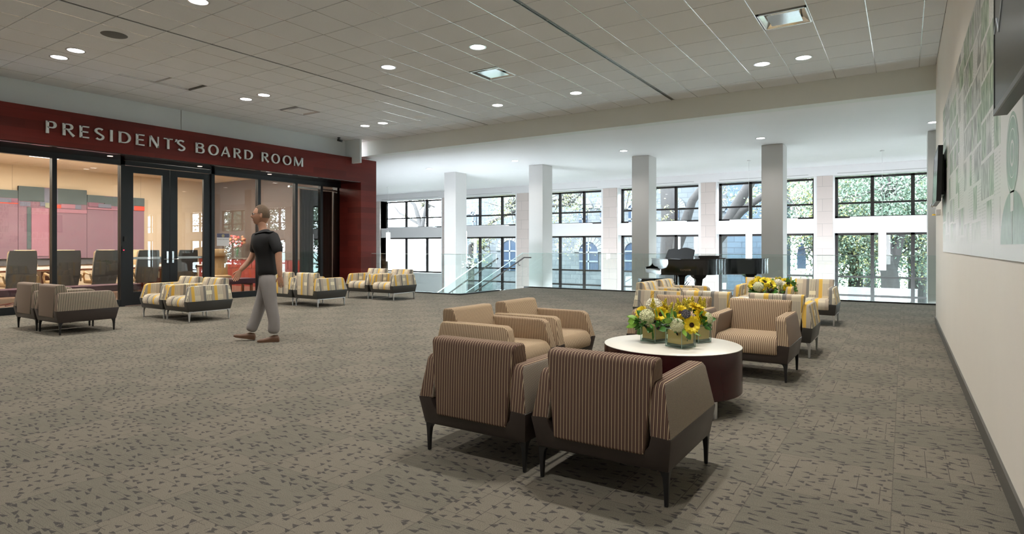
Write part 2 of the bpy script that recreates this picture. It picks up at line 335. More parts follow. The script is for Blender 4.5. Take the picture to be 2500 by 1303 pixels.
# tiled ceiling with real reveals
gx = [0.447, 0.213, -0.395, -1.008, -1.62, -2.233, -2.846, -3.458, -3.918]
gm = [-3.98, -4.44, -5.055, -5.668, -6.262, -6.86, -7.47, -8.08, -8.562]
gl = [-8.60, -9.035, -9.645, -10.255, -10.865, -11.475, -12.085, -12.695, -13.28]
gy = [12.10] + [12.06 - 0.64 * k for k in range(0, 32)]
TRO = [(-5.96, 8.55), (-1.31, 8.58), (-11.17, 8.58)]
SLOT = [(-11.17, 5.34), (-11.17, 5.98)]
def has(x0, x1, y0, y1, pts): return any(x1 < px < x0 and y1 < py < y0 for px, py in pts)
bm = B(); g = 0.006
for cols in (gx, gm, gl):
    for a, b in zip(cols, cols[1:]):
        for c, d in zip(gy, gy[1:]):
            if has(a, b, c, d, TRO + SLOT): continue
            box(bm, b + g, a - g, d + g, c - g, ZC, ZC + 0.03)
ceil = struct('ceiling', bm, M_tile)
bm = B()
for cols in (gx, gm, gl):
    for a in cols[1:-1]: box(bm, a - 0.0055, a + 0.0055, gy[-1], 12.1, ZC - 0.0012, ZC + 0.03)
struct('trim_4', bm, M_grid)
bm = B()
for c in gy[1:]: box(bm, -13.28, 0.447, c - 0.010, c + 0.010, ZC + 0.009, ZC + 0.032)
struct('trim_5', bm, mat('ceiling_cross_tee', (0.45, 0.43, 0.41), 0.5))
# linear slots
t = thing('slot_diffuser', 'long black linear slot diffuser running along the ceiling to the right-hand beam', 'air vent', (-3.95, 12.1, ZC))
bm = B(); box(bm, -3.975, -3.925, gy[-1], 12.1, ZC + 0.012, ZC + 0.05); obj('slot', bm, M_black, t, world=True)
bm = B(); box(bm, -3.981, -3.977, gy[-1], 12.1, ZC - 0.001, ZC + 0.03); box(bm, -3.923, -3.919, gy[-1], 12.1, ZC - 0.001, ZC + 0.03); box(bm, -3.952, -3.948, gy[-1], 12.1, ZC + 0.006, ZC + 0.03)
obj('flange', bm, M_alu, t, world=True)
t = thing('slot_diffuser', 'thin dark slot line across the ceiling nearer the red sign wall', 'air vent', (-8.58, 12.1, ZC))
obj('slot', bx(-8.60, -8.562, gy[-1], 12.1, ZC + 0.008, ZC + 0.05), M_black, t, world=True)

# columns
cl = ['leftmost of the four square columns, beside the red portal', 'square column at the top of the glass stair', 'square column left of the grand piano', 'tallest-looking square column behind the grand piano tail', 'square column cut off by the right-hand wall']
for k, x in enumerate((-13.5, -10.02, -6.55, -3.05, 0.45, 3.95, 7.45, 10.95, 14.45)):
    bm = bevel(bx(x, x + 0.51, 16.36, 16.98, -4.1, ZF), 0.006, 1)
    o = obj('column', bm, M_col); o['kind'] = 'structure'
# window wall
YF, YW = 21.75, 22.12
bays = [(-22.1, -18.15, [-20.70, -19.34], True), (-17.39, -14.02, [-16.17, -14.95], False), (-13.12, -10.0, [-12.03, -10.92], False), (-9.29, -6.19, [-8.2, -7.12], False),
        (-5.55, -2.46, [-4.48, -3.42], False), (-1.875, 1.28, [-0.83, 0.235], False), (1.9, 5.05, [2.95, 4.0], False), (5.6, 8.75, [6.65, 7.7], False), (9.3, 12.45, [10.35, 11.4], False), (13.0, 16.15, [14.05, 15.1], False), (16.7, 19.85, [17.75, 18.8], False)]
ZU0, ZU1, ZL1 = 2.17, 3.52, 1.70
bm = B(); box(bm, -27, 20.5, YF, YF + 0.5, ZU1 + 0.02, ZF)            # head band
for x0, x1, mu, short in bays:
    box(bm, x0, x1, YF + 0.06, YF + 0.5, ZL1, ZU0)                 # spandrel
    if short: box(bm, x0, x1, YF + 0.02, YF + 0.5, -4.1, 0.0)
struct('wall_window_side', bm, M_winw)
edges = [-27] + [v for b in bays for v in b[:2]] + [20.5]
bm = B(); bj = B()
for a, b in zip(edges[::2], edges[1::2]):
    wdt = b - a
    box(bm, a + (0.0 if a < -26 else 0.10), b - (0.03 if wdt < 2 else 0), YF - 0.02, YF + 0.5, -4.1, ZU1 + 0.02)
    box(bj, a, a + 0.10, YF + 0.04, YF + 0.5, -4.1, ZU1 + 0.02); box(bj, b - 0.03, b, YF + 0.04, YF + 0.5, -4.1, ZU1 + 0.02)
struct('wall_window_side', bm, M_pier); struct('trim_6', bj, M_white)
wn = 0
for x0, x1, mu, short in bays:
    for z0, z1, hb in ((ZU0, ZU1, [2.66]), ((0.0 if short else -4.0), ZL1, ([] if short else [0.295, -0.30, -2.2]))):
        wn += 1; bm = B(); f = 0.07
        box(bm, x0, x1, YW, YW + 0.09, z1 - f, z1); box(bm, x0, x1, YW, YW + 0.09, z0, z0 + f)
        box(bm, x0, x0 + f + 0.02, YW, YW + 0.09, z0, z1); box(bm, x1 - f, x1, YW, YW + 0.09, z0, z1)
        for x in mu: box(bm, x - 0.05, x + 0.05, YW, YW + 0.09, z0, z1)
        for z in hb: box(bm, x0, x1, YW + 0.01, YW + 0.08, z - 0.03, z + 0.03)
        w = struct('window_%d' % wn, bm, M_frame)
        obj('pane', bx(x0 + 0.02, x1 - 0.02, YW + 0.045, YW + 0.047, z0 + 0.02, z1 - 0.02), M_glass, w)
# shade pocket slots over each upper window
bm = B()
for x0, x1, mu, s in bays: box(bm, x0 + 0.1, x1 - 0.15, YF - 0.004, YF + 0.01, ZU1 + 0.075, ZU1 + 0.09)
struct('trim_7', bm, mat('shadow_gap_grey', (0.35, 0.34, 0.33), 0.7))
# sill ledges (bright) on the spandrels
bm = B()
for x0, x1, mu, s in bays: box(bm, x0 + 0.45, x1 - 0.5, YF + 0.0, YF + 0.3, ZU0, ZU0 + 0.035)
struct('trim_8', bm, M_white)

# ---------------- portal ----------------
XP, XG = -13.0, -13.9
bm = B(); box(bm, XG - 0.1, XP, 0.9, 12.64, 3.11, 3.77); box(bm, XG - 0.1, XP, 12.04, 12.64, 0, 3.11)
bevel(bm, 0.004, 1)
t = thing('wood_portal', 'large red stained wood portal framing the board room glass front', 'portal', (XP, 12.64, 0))
obj('wood_surround', bm, M_red, t, world=True)
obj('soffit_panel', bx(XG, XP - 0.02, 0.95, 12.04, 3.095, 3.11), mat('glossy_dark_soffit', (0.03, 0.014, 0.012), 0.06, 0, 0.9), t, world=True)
M_sd = mat('soffit_downlight', (0.9, 0.85, 0.8), 0.4, emit=(1, 0.8, 0.7), es=1.2)
for y in (5.75, 7.6, 9.4): obj('downlight', lathe([(0.05, 0), (0.05, -0.006), (0.03, -0.006)], 16, (-13.45, y, 3.095)), M_sd, t, world=True)
struct('wall_storefront_return', bx(-14.2, -13.9, 12.04, 12.5, 0, 3.11), M_black)

# storefront framing and glass
t = thing('glass_partition', 'black framed glass partition across the board room front', 'partition', (XG, 6, 0))
bm = B(); box(bm, XG - 0.06, XG + 0.06, 0.9, 6.12, 2.99, 3.095); box(bm, XG - 0.06, XG + 0.06, 8.18, 12.04, 2.99, 3.095); obj('head_rail', bm, M_store, t, world=True)
bm = B(); box(bm, XG - 0.06, XG + 0.06, 0.9, 6.12, 0, 0.14); box(bm, XG - 0.06, XG + 0.06, 8.18, 12.04, 0, 0.14); obj('sill_rail', bm, M_store, t, world=True)
for y in (1.4, 4.94, 9.38, 10.5, 11.35):
    obj('mullion', bx(XG - 0.06, XG + 0.06, y - 0.04, y + 0.04, 0.14, 2.99), M_store, t, world=True)
ys = [0.9, 1.4, 4.94, 6.12]
for a, b in ((0.9, 1.36), (1.44, 4.90), (4.98, 6.12), (8.18, 9.34), (9.42, 10.46), (10.54, 11.31), (11.39, 12.04)):
    obj('pane', bx(XG - 0.006, XG + 0.006, a, b, 0.14, 2.99), M_sglass, t, world=True)
# double doors
bm = B(); box(bm, XG - 0.08, XG + 0.07, 6.12, 6.20, 0, 3.09); box(bm, XG - 0.08, XG + 0.07, 8.10, 8.18, 0, 3.09); box(bm, XG - 0.08, XG + 0.07, 6.12, 8.18, 3.0, 3.09)
struct('door_frame', bm, M_store)
for n, (a, b, g0, g1, hy) in enumerate(((6.21, 7.145, 6.38, 6.99, 7.09), (7.155, 8.09, 7.32, 7.93, 7.21))):
    bm = B(); box(bm, XG - 0.03, XG + 0.03, a, g0, 0.01, 2.99); box(bm, XG - 0.03, XG + 0.03, g1, b, 0.01, 2.99)
    box(bm, XG - 0.03, XG + 0.03, g0, g1, 0.01, 0.29); box(bm, XG - 0.03, XG + 0.03, g0, g1, 2.85, 2.99)
    d = struct('door_%d' % (n + 1), bm, M_store)
    obj('pane', bx(XG - 0.006, XG + 0.006, g0, g1, 0.29, 2.85), M_sglass, d)
    bm = B(); box(bm, XG - 0.02, XG - 0.012, g0, g1, 0.99, 1.04); obj('push_bar', bm, M_alu, d)
    bm = B(); box(bm, XG + 0.03, XG + 0.05, hy - 0.02, hy + 0.02, 0.90, 1.16)
    s = -1 if n == 0 else 1
    tube([(XG + 0.04, hy, 0.985), (XG + 0.09, hy, 0.985), (XG + 0.09, hy + s * 0.10, 0.985)], 0.008, 8, bm)
    obj('door_handle', bm, M_chrome, d)
# card reader + red led
t = thing('card_reader', 'small black card reader with red light on the left door post', 'card reader', (XG + 0.07, 6.16, 1.2))
obj('housing', bx(XG + 0.07, XG + 0.09, 6.14, 6.19, 1.14, 1.26), M_black, t, world=True); obj('door_sensor', bx(XG + 0.07, XG + 0.10, 6.17, 6.22, 1.38, 1.48), M_black, t, world=True)
obj('indicator_light', bx(XG + 0.09, XG + 0.093, 6.155, 6.175, 1.185, 1.2), mat('red_led', (1, 0, 0.02), 0.4, emit=(1, 0.02, 0.05), es=6), t, world=True)
# ---------------- wall letters (humanist caps with thick stems, thin hairlines) ----------------
def ribbon(bm, pts, ws, d=0.03):
    """pts 2D centreline, ws widths; extruded slab in local (u, v, depth)"""
    n = len(pts); Lp, Rp = [], []
    for i, p in enumerate(pts):
        a = Vector(pts[max(i - 1, 0)]); b = Vector(pts[min(i + 1, n - 1)]); t = (b - a).normalized(); nn = Vector((-t.y, t.x))
        w = ws[i] if isinstance(ws, (list, tuple)) else ws
        Lp.append(Vector(p) + nn * w / 2); Rp.append(Vector(p) - nn * w / 2)
    for i in range(n - 1):
        q = [Lp[i], Lp[i + 1], Rp[i + 1], Rp[i]]
        lo = [bm.verts.new((v.x, v.y, 0)) for v in q]; hi = [bm.verts.new((v.x, v.y, d)) for v in q]
        bm.faces.new(lo[::-1]); bm.faces.new(hi)
        for k in range(4): bm.faces.new((lo[k], lo[(k + 1) % 4], hi[(k + 1) % 4], hi[k]))
def arc(cx, cy, rx, ry, a0, a1, n=18): return [(cx + rx * math.cos(math.radians(a0 + (a1 - a0) * i / n)), cy + ry * math.sin(math.radians(a0 + (a1 - a0) * i / n))) for i in range(n + 1)]
def aw(pts, thick, thin):   # width by direction: vertical travel = thick
    o = []
    for i, p in enumerate(pts):
        a = pts[max(i - 1, 0)]; b = pts[min(i + 1, len(pts) - 1)]; dx, dy = abs(b[0] - a[0]), abs(b[1] - a[1]); l = math.hypot(dx, dy) or 1
        o.append(thin + (thick - thin) * (dy / l) ** 1.3)
    return o
S, T_ = 0.205, 0.095
def glyph(ch, w):
    """unit cap height, width w"""
    bm = B()
    def st(x, y0=0, y1=1, s=S): ribbon(bm, [(x, y0), (x, (y0 + y1) / 2), (x, y1)], [s * 1.08, s * 0.94, s * 1.08])
    def cur(pts, th=S, tn=T_): ribbon(bm, pts, aw(pts, th, tn))
    if ch == 'I': st(w / 2)
    elif ch == 'P': st(S / 2); cur([(S / 2, 1 - T_ / 2)] + arc(w - S / 2 - 0.22, 0.72, 0.22, 0.28 - T_ / 2, 90, -90) + [(S / 2, 0.44 + T_ / 2)])
    elif ch == 'R':
        st(S / 2); cur([(S / 2, 1 - T_ / 2)] + arc(w - S / 2 - 0.30, 0.745, 0.22, 0.255 - T_ / 2, 90, -90) + [(S / 2, 0.49 + T_ / 2)])
        ribbon(bm, [(w * 0.42, 0.52), (w * 0.72, 0.2), (w - 0.03, 0.0)], [0.12, 0.16, 0.2])
    elif ch == 'E':
        st(S / 2)
        for y, x1 in ((T_ / 2, w), (0.51, w * 0.9), (1 - T_ / 2, w)): ribbon(bm, [(S / 2, y), (x1, y)], [T_, T_ * 1.25])
    elif ch == 'D': st(S / 2); cur([(S / 2, 1 - T_ / 2), (w * 0.4, 1 - T_ / 2)] + arc(w * 0.4, 0.5, w * 0.6 - S / 2, 0.5 - T_ / 2, 90, -90, 24) + [(S / 2, T_ / 2)])
    elif ch == 'O': cur(arc(w / 2, 0.5, w / 2 - S / 2, 0.53 - T_ / 2, 0, 360, 40))
    elif ch == 'S': cur(arc(w / 2, 0.745, w / 2 - S / 2, 0.27 - T_ / 2, 35, 200, 16)[:-1] + [(w * 0.30, 0.585), (w * 0.5, 0.50), (w * 0.70, 0.415)] + arc(w / 2, 0.265, w / 2 - S / 2, 0.28 - T_ / 2, 20, -145, 16), S * 0.95, T_ * 1.4)
    elif ch == 'N': st(T_ * 0.7, s=T_ * 1.2); st(w - T_ * 0.7, s=T_ * 1.2); ribbon(bm, [(T_, 1), (w - T_, 0)], S * 1.0)
    elif ch == 'T': st(w / 2); ribbon(bm, [(0, 1 - T_ / 2), (w, 1 - T_ / 2)], T_)
    elif ch == "'": ribbon(bm, [(w * 0.55, 1.02), (w * 0.65, 0.9), (w * 0.2, 0.74)], [0.2, 0.17, 0.04])
    elif ch == 'B':
        st(S / 2); cur([(S / 2, 1 - T_ / 2)] + arc(w - S / 2 - 0.30, 0.765, 0.22, 0.235 - T_ / 2, 90, -90) + [(S / 2, 0.53 + T_ / 2)])
        cur([(S / 2, 0.55)] + arc(w - S / 2 - 0.26, 0.285, 0.26, 0.285 - T_ / 2, 90, -90) + [(S / 2, T_ / 2)])
    elif ch == 'A': ribbon(bm, [(T_ / 2, 0), (w / 2 - 0.02, 1)], T_ * 1.1); ribbon(bm, [(w - S / 2, 0), (w / 2, 1)], S); ribbon(bm, [(w * 0.22, 0.32), (w * 0.75, 0.32)], T_)
    elif ch == 'M': st(T_ * 0.6, s=T_ * 1.1); st(w - S / 2, s=S); ribbon(bm, [(T_, 1), (w * 0.5, 0.02)], S * 0.95); ribbon(bm, [(w * 0.5, 0.02), (w - S * 0.6, 1)], T_)
    bmesh.ops.recalc_face_normals(bm, faces=bm.faces)
    return bm
def ypx(px, X):   # depth coordinate on plane X for an image column (used to space the letters)
    a = (px - 1250) / FPX; s, c = math.sin(YAW), math.cos(YAW); return X / (-s + a * c) * (c + a * s)
t = thing('wall_sign', 'raised silver letters reading PRESIDENT\'S BOARD ROOM on the red portal', 'sign', (XP, 7.2, 3.31))
M_letter = mat('silver_letter', (0.80, 0.85, 0.88), 0.4, 0.15)
spec = [('P', 112.3, 138.6), ('R', 153, 181.8), ('E', 194.4, 217.8), ('S', 231, 255), ('I', 268, 276.5), ('D', 290, 319.7), ('E', 332, 352.8), ('N', 364.7, 388), ('T', 399.6, 422), ("'", 426, 433.5), ('S', 432, 452.5),
        ('B', 478, 499.7), ('O', 508.3, 533.9), ('A', 540, 562.3), ('R', 570.6, 588.6), ('D', 596.9, 617.4), ('R', 639, 656.3), ('O', 662.4, 683.3), ('O', 690.5, 711.4), ('M', 718.2, 739.8)]
CH = 0.222
for ch, a, b in spec:
    y0, y1 = ypx(a, XP + 0.04), ypx(b, XP + 0.04); w = (y1 - y0) / CH
    bm = glyph(ch, w); bm.transform(Matrix(((0, 0, 1, XP + 0.015), (CH, 0, 0, y0), (0, CH, 0, 3.318), (0, 0, 0, 1))))
    bmesh.ops.recalc_face_normals(bm, faces=bm.faces)
    obj('letter', bm, M_letter, t, world=True)
def text_mesh(s, size, depth=0.0):
    cu = bpy.data.curves.new('txt', 'FONT'); cu.body = s; cu.size = size; cu.extrude = depth; cu.align_x = 'CENTER'
    o = bpy.data.objects.new('txt', cu); C.objects.link(o); dg = bpy.context.evaluated_depsgraph_get(); me = bpy.data.meshes.new_from_object(o.evaluated_get(dg))
    bm = B(); bm.from_mesh(me); bpy.data.objects.remove(o); bpy.data.curves.remove(cu); bpy.data.meshes.remove(me); return bm
# ---------------- ceiling fixtures ----------------
def spot(parent, energy, ang=140, blend=0.9, col=(1, 0.955, 0.895), r=0.09, z=-0.02):
    ld = bpy.data.lights.new('lamp', 'SPOT'); ld.energy = energy; ld.spot_size = math.radians(ang); ld.spot_blend = blend; ld.color = col; ld.shadow_soft_size = r
    o = bpy.data.objects.new('lamp', ld); C.objects.link(o); o.parent = parent; o.location = (0, 0, z); return o
def downlight(x, y, z, r, label, group, watts, proto={}):
    t = thing('recessed_downlight', label, 'ceiling light', (x, y, z), 0, group)
    if r not in proto:
        bm = lathe([(r, 0), (r + 0.018, -0.001), (r + 0.018, -0.005), (r - 0.004, -0.005), (r - 0.004, 0)], 32); a = obj('trim_ring', bm, M_grid, t, True)
        b = obj('lens', lathe([(0.001, -0.001), (r - 0.003, -0.001), (r - 0.003, -0.003), (0.001, -0.004)], 32), M_lit, t)
        proto[r] = (a, b)
    else:
        for s in proto[r]:
            c = s.copy(); C.objects.link(c); c.parent = t
    if watts: spot(t, watts)
    return t
lab = {(-11.18, 4.05): 'leftmost round recessed ceiling light, left one of the nearest pair above the sign wall', (-10.58, 4.05): 'round recessed ceiling light, right one of the nearest pair above the sign wall',
       (-7.2, 4.05): 'round recessed ceiling light cut by the top edge of the photo', (-11.18, 7.27): 'round recessed ceiling light, left one of the middle pair near the square vent', (-10.58, 7.27): 'round recessed ceiling light, right one of the middle pair near the square vent',
       (-11.18, 10.49): 'round recessed ceiling light, left one of the farthest pair above the red portal', (-10.58, 10.49): 'round recessed ceiling light, right one of the farthest pair above the red portal',
       (-7.2, 7.27): 'round recessed ceiling light left of the mirrored troffer in the middle of the ceiling', (-5.35, 7.27): 'large round recessed ceiling light above and left of the middle mirrored troffer',
       (-7.2, 10.49): 'round recessed ceiling light just left of the long slot near the beam', (-5.35, 10.49): 'round recessed ceiling light nearest the beam, left of the long black slot',
       (-1.94, 10.49): 'round recessed ceiling light, left one of the pair by the right wall', (-1.33, 10.49): 'round recessed ceiling light, right one of the pair by the right wall'}
for y in (-2.4, 0.83, 4.05, 7.27, 10.49):
    for x in (-11.18, -10.58, -7.2, -5.35, -1.94, -1.33):
        if (x, y) in lab: downlight(x, y, ZC, 0.112, lab[(x, y)], 'round recessed ceiling lights', CAN_W)
        else:
            xi = (-11.18, -10.58, -7.2, -5.35, -1.94, -1.33).index(x); downlight(x, y, ZC, 0.112, 'recessed ceiling light out of frame, %s from the left, %s' % (('first', 'second', 'third', 'fourth', 'fifth', 'sixth')[xi], 'behind the viewpoint' if y < 0 else 'above the viewpoint' if y < 2 else 'in the nearest row' if y < 5 else 'in the middle row'), 'ceiling lights out of view', CAN_W * (0.2 if y < 0 else 0.6 if y < 2 else 0.9))
farlab = ['small round downlight nearest the red portal in the white ceiling', 'small round downlight before the second column', 'small round downlight before the column left of the piano', 'small round downlight just before the column behind the piano', 'small round downlight at the right-hand wall corner']
for x, l in zip((-13.22, -9.83, -6.34, -2.86, 0.52), farlab): downlight(x, 15.25, ZF, 0.10, l, 'small downlights in the white ceiling', 90)
# troffers
def troffer(x, y, sx, sy, label, mirror):
    t = thing('ceiling_troffer', label, 'ceiling light', (x, y, ZC))
    bm = B(); w = 0.022
    for a in ((-sx, sx, -sy, -sy + w), (-sx, sx, sy - w, sy), (-sx, -sx + w, -sy, sy), (sx - w, sx, -sy, sy)): box(bm, a[0], a[1], a[2], a[3], -0.004, 0.03)
    obj('frame', bm, M_grid, t)
    bm = B(); h = 0.085
    for k in range(4):
        q = [(-sx + w, -sy + w), (sx - w, -sy + w), (sx - w, sy - w), (-sx + w, sy - w)]; i = [(-sx + .12, -sy + .12), (sx - .12, -sy + .12), (sx - .12, sy - .12), (-sx + .12, sy - .12)]
        a, b = q[k], q[(k + 1) % 4]; c, d = i[(k + 1) % 4], i[k]
        f = [bm.verts.new((*a, 0)), bm.verts.new((*b, 0)), bm.verts.new((*c, h)), bm.verts.new((*d, h))]; bm.faces.new(f)
    f = [bm.verts.new((x_, y_, h)) for x_, y_ in ((-sx + .12, -sy + .12), (sx - .12, -sy + .12), (sx - .12, sy - .12), (-sx + .12, sy - .12))]; bm.faces.new(f)
    obj('reflector', bm, M_chrome if mirror else M_alu, t)
    obj('diffuser_plate', bx(-sx + 0.10, sx - 0.10, -sy + 0.10, sy - 0.10, 0.004, 0.010), mat('satin_mirror', (0.80, 0.86, 0.90), 0.10, 1.0) if mirror else M_tile, t)
    return t
troffer(-5.96, 8.55, 0.292, 0.306, 'square mirrored ceiling fixture in the middle of the ceiling', True)
troffer(-1.31, 8.58, 0.292, 0.306, 'square mirrored ceiling fixture at the top right of the photo', True)
troffer(-11.17, 8.58, 0.292, 0.306, 'square matt ceiling vent above the end of the sign', False)
t = thing('ceiling_hatch', 'long recessed flat panel in the ceiling over the left part of the sign', 'ceiling panel', (-11.17, 5.66, ZC))
obj('panel', bx(-0.30, 0.30, -0.62, 0.60, 0.028, 0.04), M_tile, t)
bm = B(); box(bm, -0.306, -0.298, -0.63, 0.63, 0.0, 0.04); box(bm, 0.298, 0.306, -0.63, 0.63, 0.0, 0.04); obj('frame', bm, M_grid, t)
obj('slot', bx(-0.30, 0.30, 0.60, 0.63, 0.0, 0.04), M_base, t)
# speakers, camera
o = obj('ceiling_speaker', lathe([(0.001, -0.004), (0.155, -0.004), (0.165, 0), (0.165, 0.004), (0.001, 0.004)], 36, (-9.35, 4.05, ZC)), mat('speaker_mesh_grey', (0.16, 0.16, 0.16), 0.8), smooth=True)
tag(o, 'round dark grey speaker grille in the ceiling at top left', 'speaker')
o = obj('ceiling_speaker', lathe([(0.001, -0.006), (0.15, -0.006), (0.165, 0), (0.165, 0.004), (0.001, 0.004)], 36, (-9.37, 10.52, ZC)), M_white, smooth=True)
tag(o, 'round white speaker grille in the ceiling near the beam', 'speaker')
t = thing('security_camera', 'small black security camera under the ceiling corner above the portal', 'camera', (-13.0, 11.24, ZC))
obj('mount', lathe([(0.001, 0), (0.04, 0), (0.04, -0.02), (0.012, -0.025), (0.012, -0.07), (0.001, -0.07)], 16), M_black, t)
obj('body', rbox(B(), (0.05, -0.01, -0.085), (0.15, 0.06, 0.06), 0.3, 'Y'), M_black, t)

# ---------------- right wall: printed graphic, televisions, alarm ----------------
def graphic():
    m = mat('printed_wall_graphic', (0.8, 0.8, 0.78), 0.30, spec=0.4); geo = N(m, 'ShaderNodeNewGeometry'); sp = N(m, 'ShaderNodeSeparateXYZ'); L(m, geo.outputs['Position'], sp.inputs[0])
    y, z = sp.outputs[1], sp.outputs[2]
    pn = math_(m, 'FLOOR', math_(m, 'DIVIDE', math_(m, 'SUBTRACT', y, 0.32), 0.69)); zz = math_(m, 'ADD', z, math_(m, 'MULTIPLY', math_(m, 'FRACT', math_(m, 'MULTIPLY', pn, 0.618)), 0.41))
    cb = N(m, 'ShaderNodeCombineXYZ'); L(m, y, cb.inputs[0]); L(m, zz, cb.inputs[1])
    br = N(m, 'ShaderNodeTexBrick'); br.offset = 0.37; br.offset_frequency = 2; br.squash = 0.62; br.squash_frequency = 2
    br.inputs['Scale'].default_value = 1; br.inputs['Brick Width'].default_value = 0.47; br.inputs['Row Height'].default_value = 0.265; br.inputs['Mortar Size'].default_value = 0.012
    br.inputs['Color1'].default_value = (0, 0, 0, 1); br.inputs['Color2'].default_value = (1, 1, 1, 1); br.inputs['Mortar'].default_value = (0.5, 0.5, 0.5, 1); L(m, cb.outputs[0], br.inputs['Vector'])
    rnd = N(m, 'ShaderNodeSeparateColor'); L(m, br.outputs[0], rnd.inputs[0]); v = rnd.outputs[0]
    pic = math_(m, 'MULTIPLY', math_(m, 'GREATER_THAN', v, 0.36), math_(m, 'SUBTRACT', 1.0, br.outputs['Fac']))
    n1 = N(m, 'ShaderNodeTexNoise', i_Scale=9.0, i_Detail=6.0); mp = N(m, 'ShaderNodeMapping'); mp.inputs['Scale'].default_value = (2.2, 0.8, 1); L(m, cb.outputs[0], mp.inputs[0]); L(m, mp.outputs[0], n1.inputs['Vector'])
    d = N(m, 'ShaderNodeValToRGB'); d.color_ramp.elements[0].position = 0.43; d.color_ramp.elements[1].position = 0.56; L(m, n1.outputs['Fac'], d.inputs[0])
    green = mix_(m, d.outputs[0], (0.09, 0.17, 0.07), (0.42, 0.50, 0.37)); grey = mix_(m, d.outputs[0], (0.17, 0.18, 0.15), (0.52, 0.53, 0.48))
    img = mix_(m, math_(m, 'GREATER_THAN', v, 0.62), grey, green)
    # text lines in the light cells
    tl = math_(m, 'LESS_THAN', math_(m, 'FRACT', math_(m, 'DIVIDE', z, 0.022)), 0.38)
    tx = math_(m, 'MULTIPLY', math_(m, 'MULTIPLY', tl, math_(m, 'LESS_THAN', v, 0.24)), math_(m, 'GREATER_THAN', n1.outputs['Fac'], 0.47))
    c = mix_(m, pic, (0.66, 0.65, 0.61), img); c = mix_(m, math_(m, 'MULTIPLY', tx, 0.55), c, (0.3, 0.32, 0.27))
    fade = math_(m, 'MINIMUM', math_(m, 'MAXIMUM', math_(m, 'DIVIDE', math_(m, 'SUBTRACT', z, 1.28), 0.25), 0.0), 1.0)
    c = mix_(m, fade, (0.66, 0.65, 0.62), c)
    sm = math_(m, 'LESS_THAN', math_(m, 'FRACT', math_(m, 'DIVIDE', math_(m, 'SUBTRACT', y, 0.32), 1.38)), 0.003); c = mix_(m, sm, c, (0.25, 0.25, 0.24))
    L(m, c, bsdf(m).inputs['Base Color']); return m
t = thing('wall_graphic', 'glossy white wall panel printed with a collage of green photographs', 'wall graphic', (0.447, 3.4, 1.2))
obj('panel', bx(0.440, 0.4465, 0.6, 9.9, 1.20, 3.06), graphic(), t, world=True)
M_green = noisy('printed_green', (0.20, 0.31, 0.22), 0.6, 14, 0.30); M_pale = mat('printed_pale', (0.66, 0.65, 0.61), 0.30, spec=0.4)
def disc(bm, y, z, r0, r1, x, n=40):
    for k in range(n):
        a, b = 2 * PI * k / n, 2 * PI * (k + 1) / n
        f = [(r0, a), (r1, a), (r1, b), (r0, b)]; vs_ = [bm.verts.new((x, y + r * math.cos(t_), z + r * math.sin(t_))) for r, t_ in f]
        try: bm.faces.new(vs_)
        except Exception: pass
def ydisc(px): return ypx(px, 0.44)
sc_y = ypx(2472, 0.44)
bm = B(); box(bm, 0.4390, 0.4400, sc_y - 0.75, sc_y + 0.42, 1.26, 2.02); obj('printed_ground', bm, M_pale, t, world=True)
bm = B(); disc(bm, sc_y, 1.72, 0.001, 0.20, 0.4385); 
prof = [(sc_y + 0.42 * math.cos(a), 1.28 + 0.26 * math.sin(a)) for a in [PI * k / 20 for k in range(21)]]
lo = [bm.verts.new((0.4385, y_, z_)) for y_, z_ in prof]; bm.faces.new(lo)
obj('printed_seal', bm, M_green, t, world=True)
bm = B(); disc(bm, sc_y, 1.72, 0.175, 0.182, 0.4380); disc(bm, sc_y, 1.72, 0.115, 0.12, 0.4380); disc(bm, sc_y, 1.72, 0.05, 0.065, 0.4380)
box(bm, 0.4378, 0.4380, sc_y - 0.05, sc_y + 0.05, 1.44, 1.53); box(bm, 0.4378, 0.4380, sc_y - 0.004, sc_y + 0.004, 1.28, 1.44); obj('printed_seal_lines', bm, M_pale, t, world=True)

def tv(y0, y1, z0, z1, x, tilt, label, squig=False):
    t = thing('wall_television', label, 'television', (x, (y0 + y1) / 2, (z0 + z1) / 2)); h, w = (z1 - z0) / 2, (y1 - y0) / 2
    R = Matrix.Rotation(tilt, 4, 'Y')
    bm = bevel(bx(-0.002, 0.045, -w, w, -h, h), 0.003, 1); bm.transform(R); obj('housing', bm, M_black, t)
    bm = bx(-0.004, -0.002, -w + 0.02, w - 0.02, -h + 0.028, h - 0.02); bm.transform(R)
    obj('screen', bm, mat('dark_screen', (0.03, 0.03, 0.032), 0.22, 0, 0.25), t)
    bm = B(); box(bm, -0.006, 0.0, w - 0.022, w, -h, h); box(bm, -0.006, 0.0, -w, -w + 0.022, -h, h); box(bm, -0.006, 0.0, -w, w, h - 0.022, h); bm.transform(R); obj('side_bezel', bm, M_black, t)
    bm = bx(-0.007, 0.0, -w, w, -h, -h + 0.024); bm.transform(R); obj('bezel', bm, mat('grey_bezel', (0.10, 0.10, 0.10), 0.3), t)
    d = 0.44 - x; bm = B(); box(bm, 0.04, d, -0.25, 0.25, -0.2, 0.2); box(bm, 0.035, 0.07, -w * 0.8, w * 0.8, -h * 0.75, h * 0.7); obj('wall_mount', bm, M_black, t)
    if squig:
        pts = [(-0.0045, w - 0.03, -0.02), (-0.0045, w - 0.10, 0.03), (-0.0045, w - 0.17, -0.05), (-0.0045, w - 0.26, 0.04), (-0.0045, w - 0.36, 0.2), (-0.0045, w - 0.40, 0.3)]
        bm = tube(pts, 0.004, 6); bm.transform(R); obj('screen_squiggle', bm, mat('pale_blue_line', (0.55, 0.62, 0.68), 0.3), t)
    return t
tv(9.09, 10.31, 1.83, 2.52, 0.352, 0.03, 'slim black wall television at the far end of the right wall')
